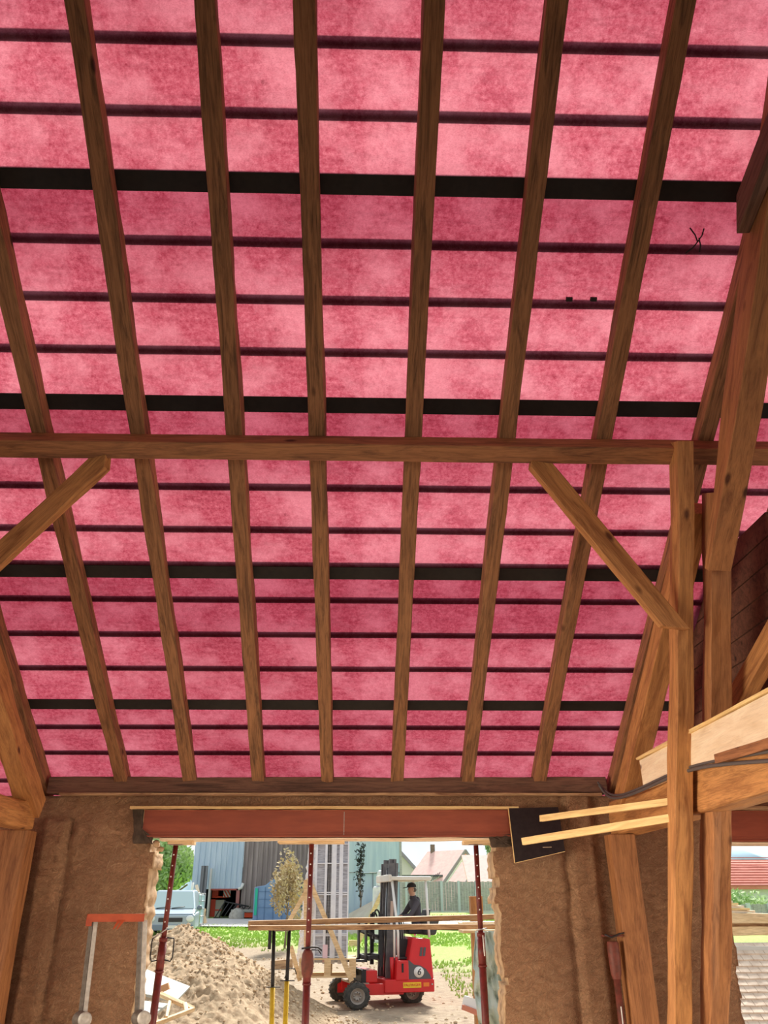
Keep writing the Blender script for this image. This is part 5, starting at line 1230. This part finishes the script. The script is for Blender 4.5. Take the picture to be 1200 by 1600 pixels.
o = beam('brick_offcut', L_((244,1549),12.0), L_((264,1540),12.0), .08, .06, mat('orange_wood', (.62,.33,.16), .8), bev=.003); tag(o, 'small orange-brown stick lying on the large pale sheet', 'stick')
o = beam('dark_plank', at(424,1500,27), at(458,1497,27), .3, .12, W_BOARD, bev=0); o.location.z = gz(0,27)+.06; tag(o, 'old plank lying on the bare ground behind the yellow props', 'plank')

# ================================================================== RIGHT WINDOW VIEW
# tiled lean-to roof below the opening
LT_ = noisy('weathered_tiles', (.66,.50,.38), (.82,.66,.52), 7, .9, .4)
e = empty('lean_to_roof', (8.0, 15.5, GZ0)); O = V3(e.location)
y0, y1_, za, zb = 14.75, 16.35, -.28, .95; rows_n = 14; m = MB(); xl, xr = 5.6, 11.5; sl_ = (zb-za)/(y1_-y0)
for r in range(rows_n):
    ya = y0+(y1_-y0)*r/rows_n; dy_ = (y1_-y0)/rows_n; za_ = za+sl_*(ya-y0)
    for c_ in range(int((xr-xl)/.185)):
        xa = xl+.185*c_+(.09 if r % 2 else 0); xb = xa+.178; t = random.uniform(-.005,.005); yb = ya+dy_*1.15; zb_ = za_+sl_*dy_*1.15
        m.hull([(xa, ya, za_+.012), (xb, ya, za_+.012), (xb, yb, zb_), (xa, yb, zb_)], [(xa, ya-.005, za_+.036+t), (xb, ya-.005, za_+.036-t), (xb, yb, zb_+.012), (xa, yb, zb_+.012)])
m.v = [tuple(V3(v_)-O) for v_ in m.v]; m.build('roof_tiles', LT_, e)
m = MB(); m.hull([V3(q)-O for q in ((xl,y0,za-.04),(xr,y0,za-.04),(xr,y1_,zb-.04),(xl,y1_,zb-.04))], [V3(q)-O for q in ((xl,y0,za),(xr,y0,za),(xr,y1_,zb),(xl,y1_,zb))]); m.build('deck', W_BOARD, e)
m = MB(); m.box(V3((xl+.05, 16.2, gz(0,16.2)))-O, V3((xr-.05, 16.4, zb-.03))-O); m.build('wall', BEIGE, e)
tag(e, 'low lean-to roof of pale weathered tiles below the right-hand opening', 'roof')
o = beam('barrier_board', at(1120,1434,17), at(1260,1436,17), .40, .17, W_NEW, side=(0,1,0), bev=.004, seed=101); tag(o, 'upper pale board rail beyond the tiled lean-to', 'board', 'stacked boards beyond the lean-to')
o = beam('barrier_board', at(1120,1446,16.95), at(1260,1447,16.95), .06, .08, W_BOARD, side=(0,1,0), bev=.004, seed=102); tag(o, 'darker middle board beyond the tiled lean-to', 'board', 'stacked boards beyond the lean-to')
o = beam('barrier_board', at(1120,1455,16.9), at(1260,1454,16.9), .06, .15, W_NEW, side=(0,1,0), bev=.004, seed=103); tag(o, 'lowest broad board beyond the tiled lean-to', 'board', 'stacked boards beyond the lean-to')
for i, px in enumerate((1132, 1215)):
    p = at(px, 1440, 17); o = beam('barrier_post', (p.x, 17.06, gz(0,17)), (p.x, 17.06, p.z+.1), .06, .06, W_NEW, bev=.003); tag(o, ['left post carrying the board rails beyond the lean-to', 'right post carrying the board rails beyond the lean-to'][i], 'post')
# red-roofed house
e = empty('house', (0,0,0)); Yh = 62; a = at(1120, 1335, Yh); b_ = at(1260, 1387, Yh); g = gz(0, Yh); e.location = (a.x, Yh, g); O = V3(e.location)
m = MB(); m.box((-8, 0, 0), (b_.x-a.x+6, 9, b_.z-g)); m.build('walls', RENDER, e)
m = MB(); hz = a.z-g; ez = b_.z-g-.1; ax = at(1162,1336,Yh).x-a.x
m.hull([(-8.4, -.5, ez), (20, -.5, ez), (20, 4.5, hz-.8), (-8.4, 4.5, hz)], [(-8.4, -.5, ez+.2), (20, -.5, ez+.2), (20, 4.5, hz-.6), (-8.4, 4.5, hz+.2)])
m.hull([(-8.4, 9.5, ez), (20, 9.5, ez), (20, 4.5, hz-.8), (-8.4, 4.5, hz)], [(-8.4, 9.5, ez+.2), (20, 9.5, ez+.2), (20, 4.5, hz-.6), (-8.4, 4.5, hz+.2)])
m.build('roof', ROOFR, e); m = MB()
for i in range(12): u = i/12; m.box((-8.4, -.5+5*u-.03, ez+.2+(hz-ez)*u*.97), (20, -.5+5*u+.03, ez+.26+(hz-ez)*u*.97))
m.build('tile_courses', mat('tile_shadow_red', (.50,.15,.11), .8), e)  # darker strips paint in a shadow line along each course
tag(e, 'house with a long red tiled roof seen through the right-hand opening', 'house')
leaf = leaf_cloud('hedge', (at(1180,1408,50).x, 50, at(1180,1410,50).z), (9, 1.0, .75), 5000, .14, LG, 31); tag(leaf, 'green hedge in front of the red-roofed house', 'hedge')
fence(1138, 1240, 36, at(1180,1412,36).z, at(1180,1431,36).z, 'dark grey panel fence in front of the hedge, right-hand opening', (1165, 1198))
# little stepped stack of board offcuts lying on the top rail
p = at(1128, 1434, 17); zt = p.z + .086
for i in range(5):
    L = .62-.10*i
    o = beam('board_offcut', (p.x, 17.0, zt+.021+.042*i), (p.x+L, 17.0-.03*(i % 2), zt+.021+.042*i), .22, .038, (W_PALE, W_LATH)[i % 2], side=(0,1,0), bev=.002, seed=120+i)
    tag(o, ['longest and lowest', 'second from the bottom', 'middle one', 'second from the top', 'shortest, topmost'][i] + ' of the stepped board offcuts on the top rail, right opening', 'board', 'offcuts on the top rail')
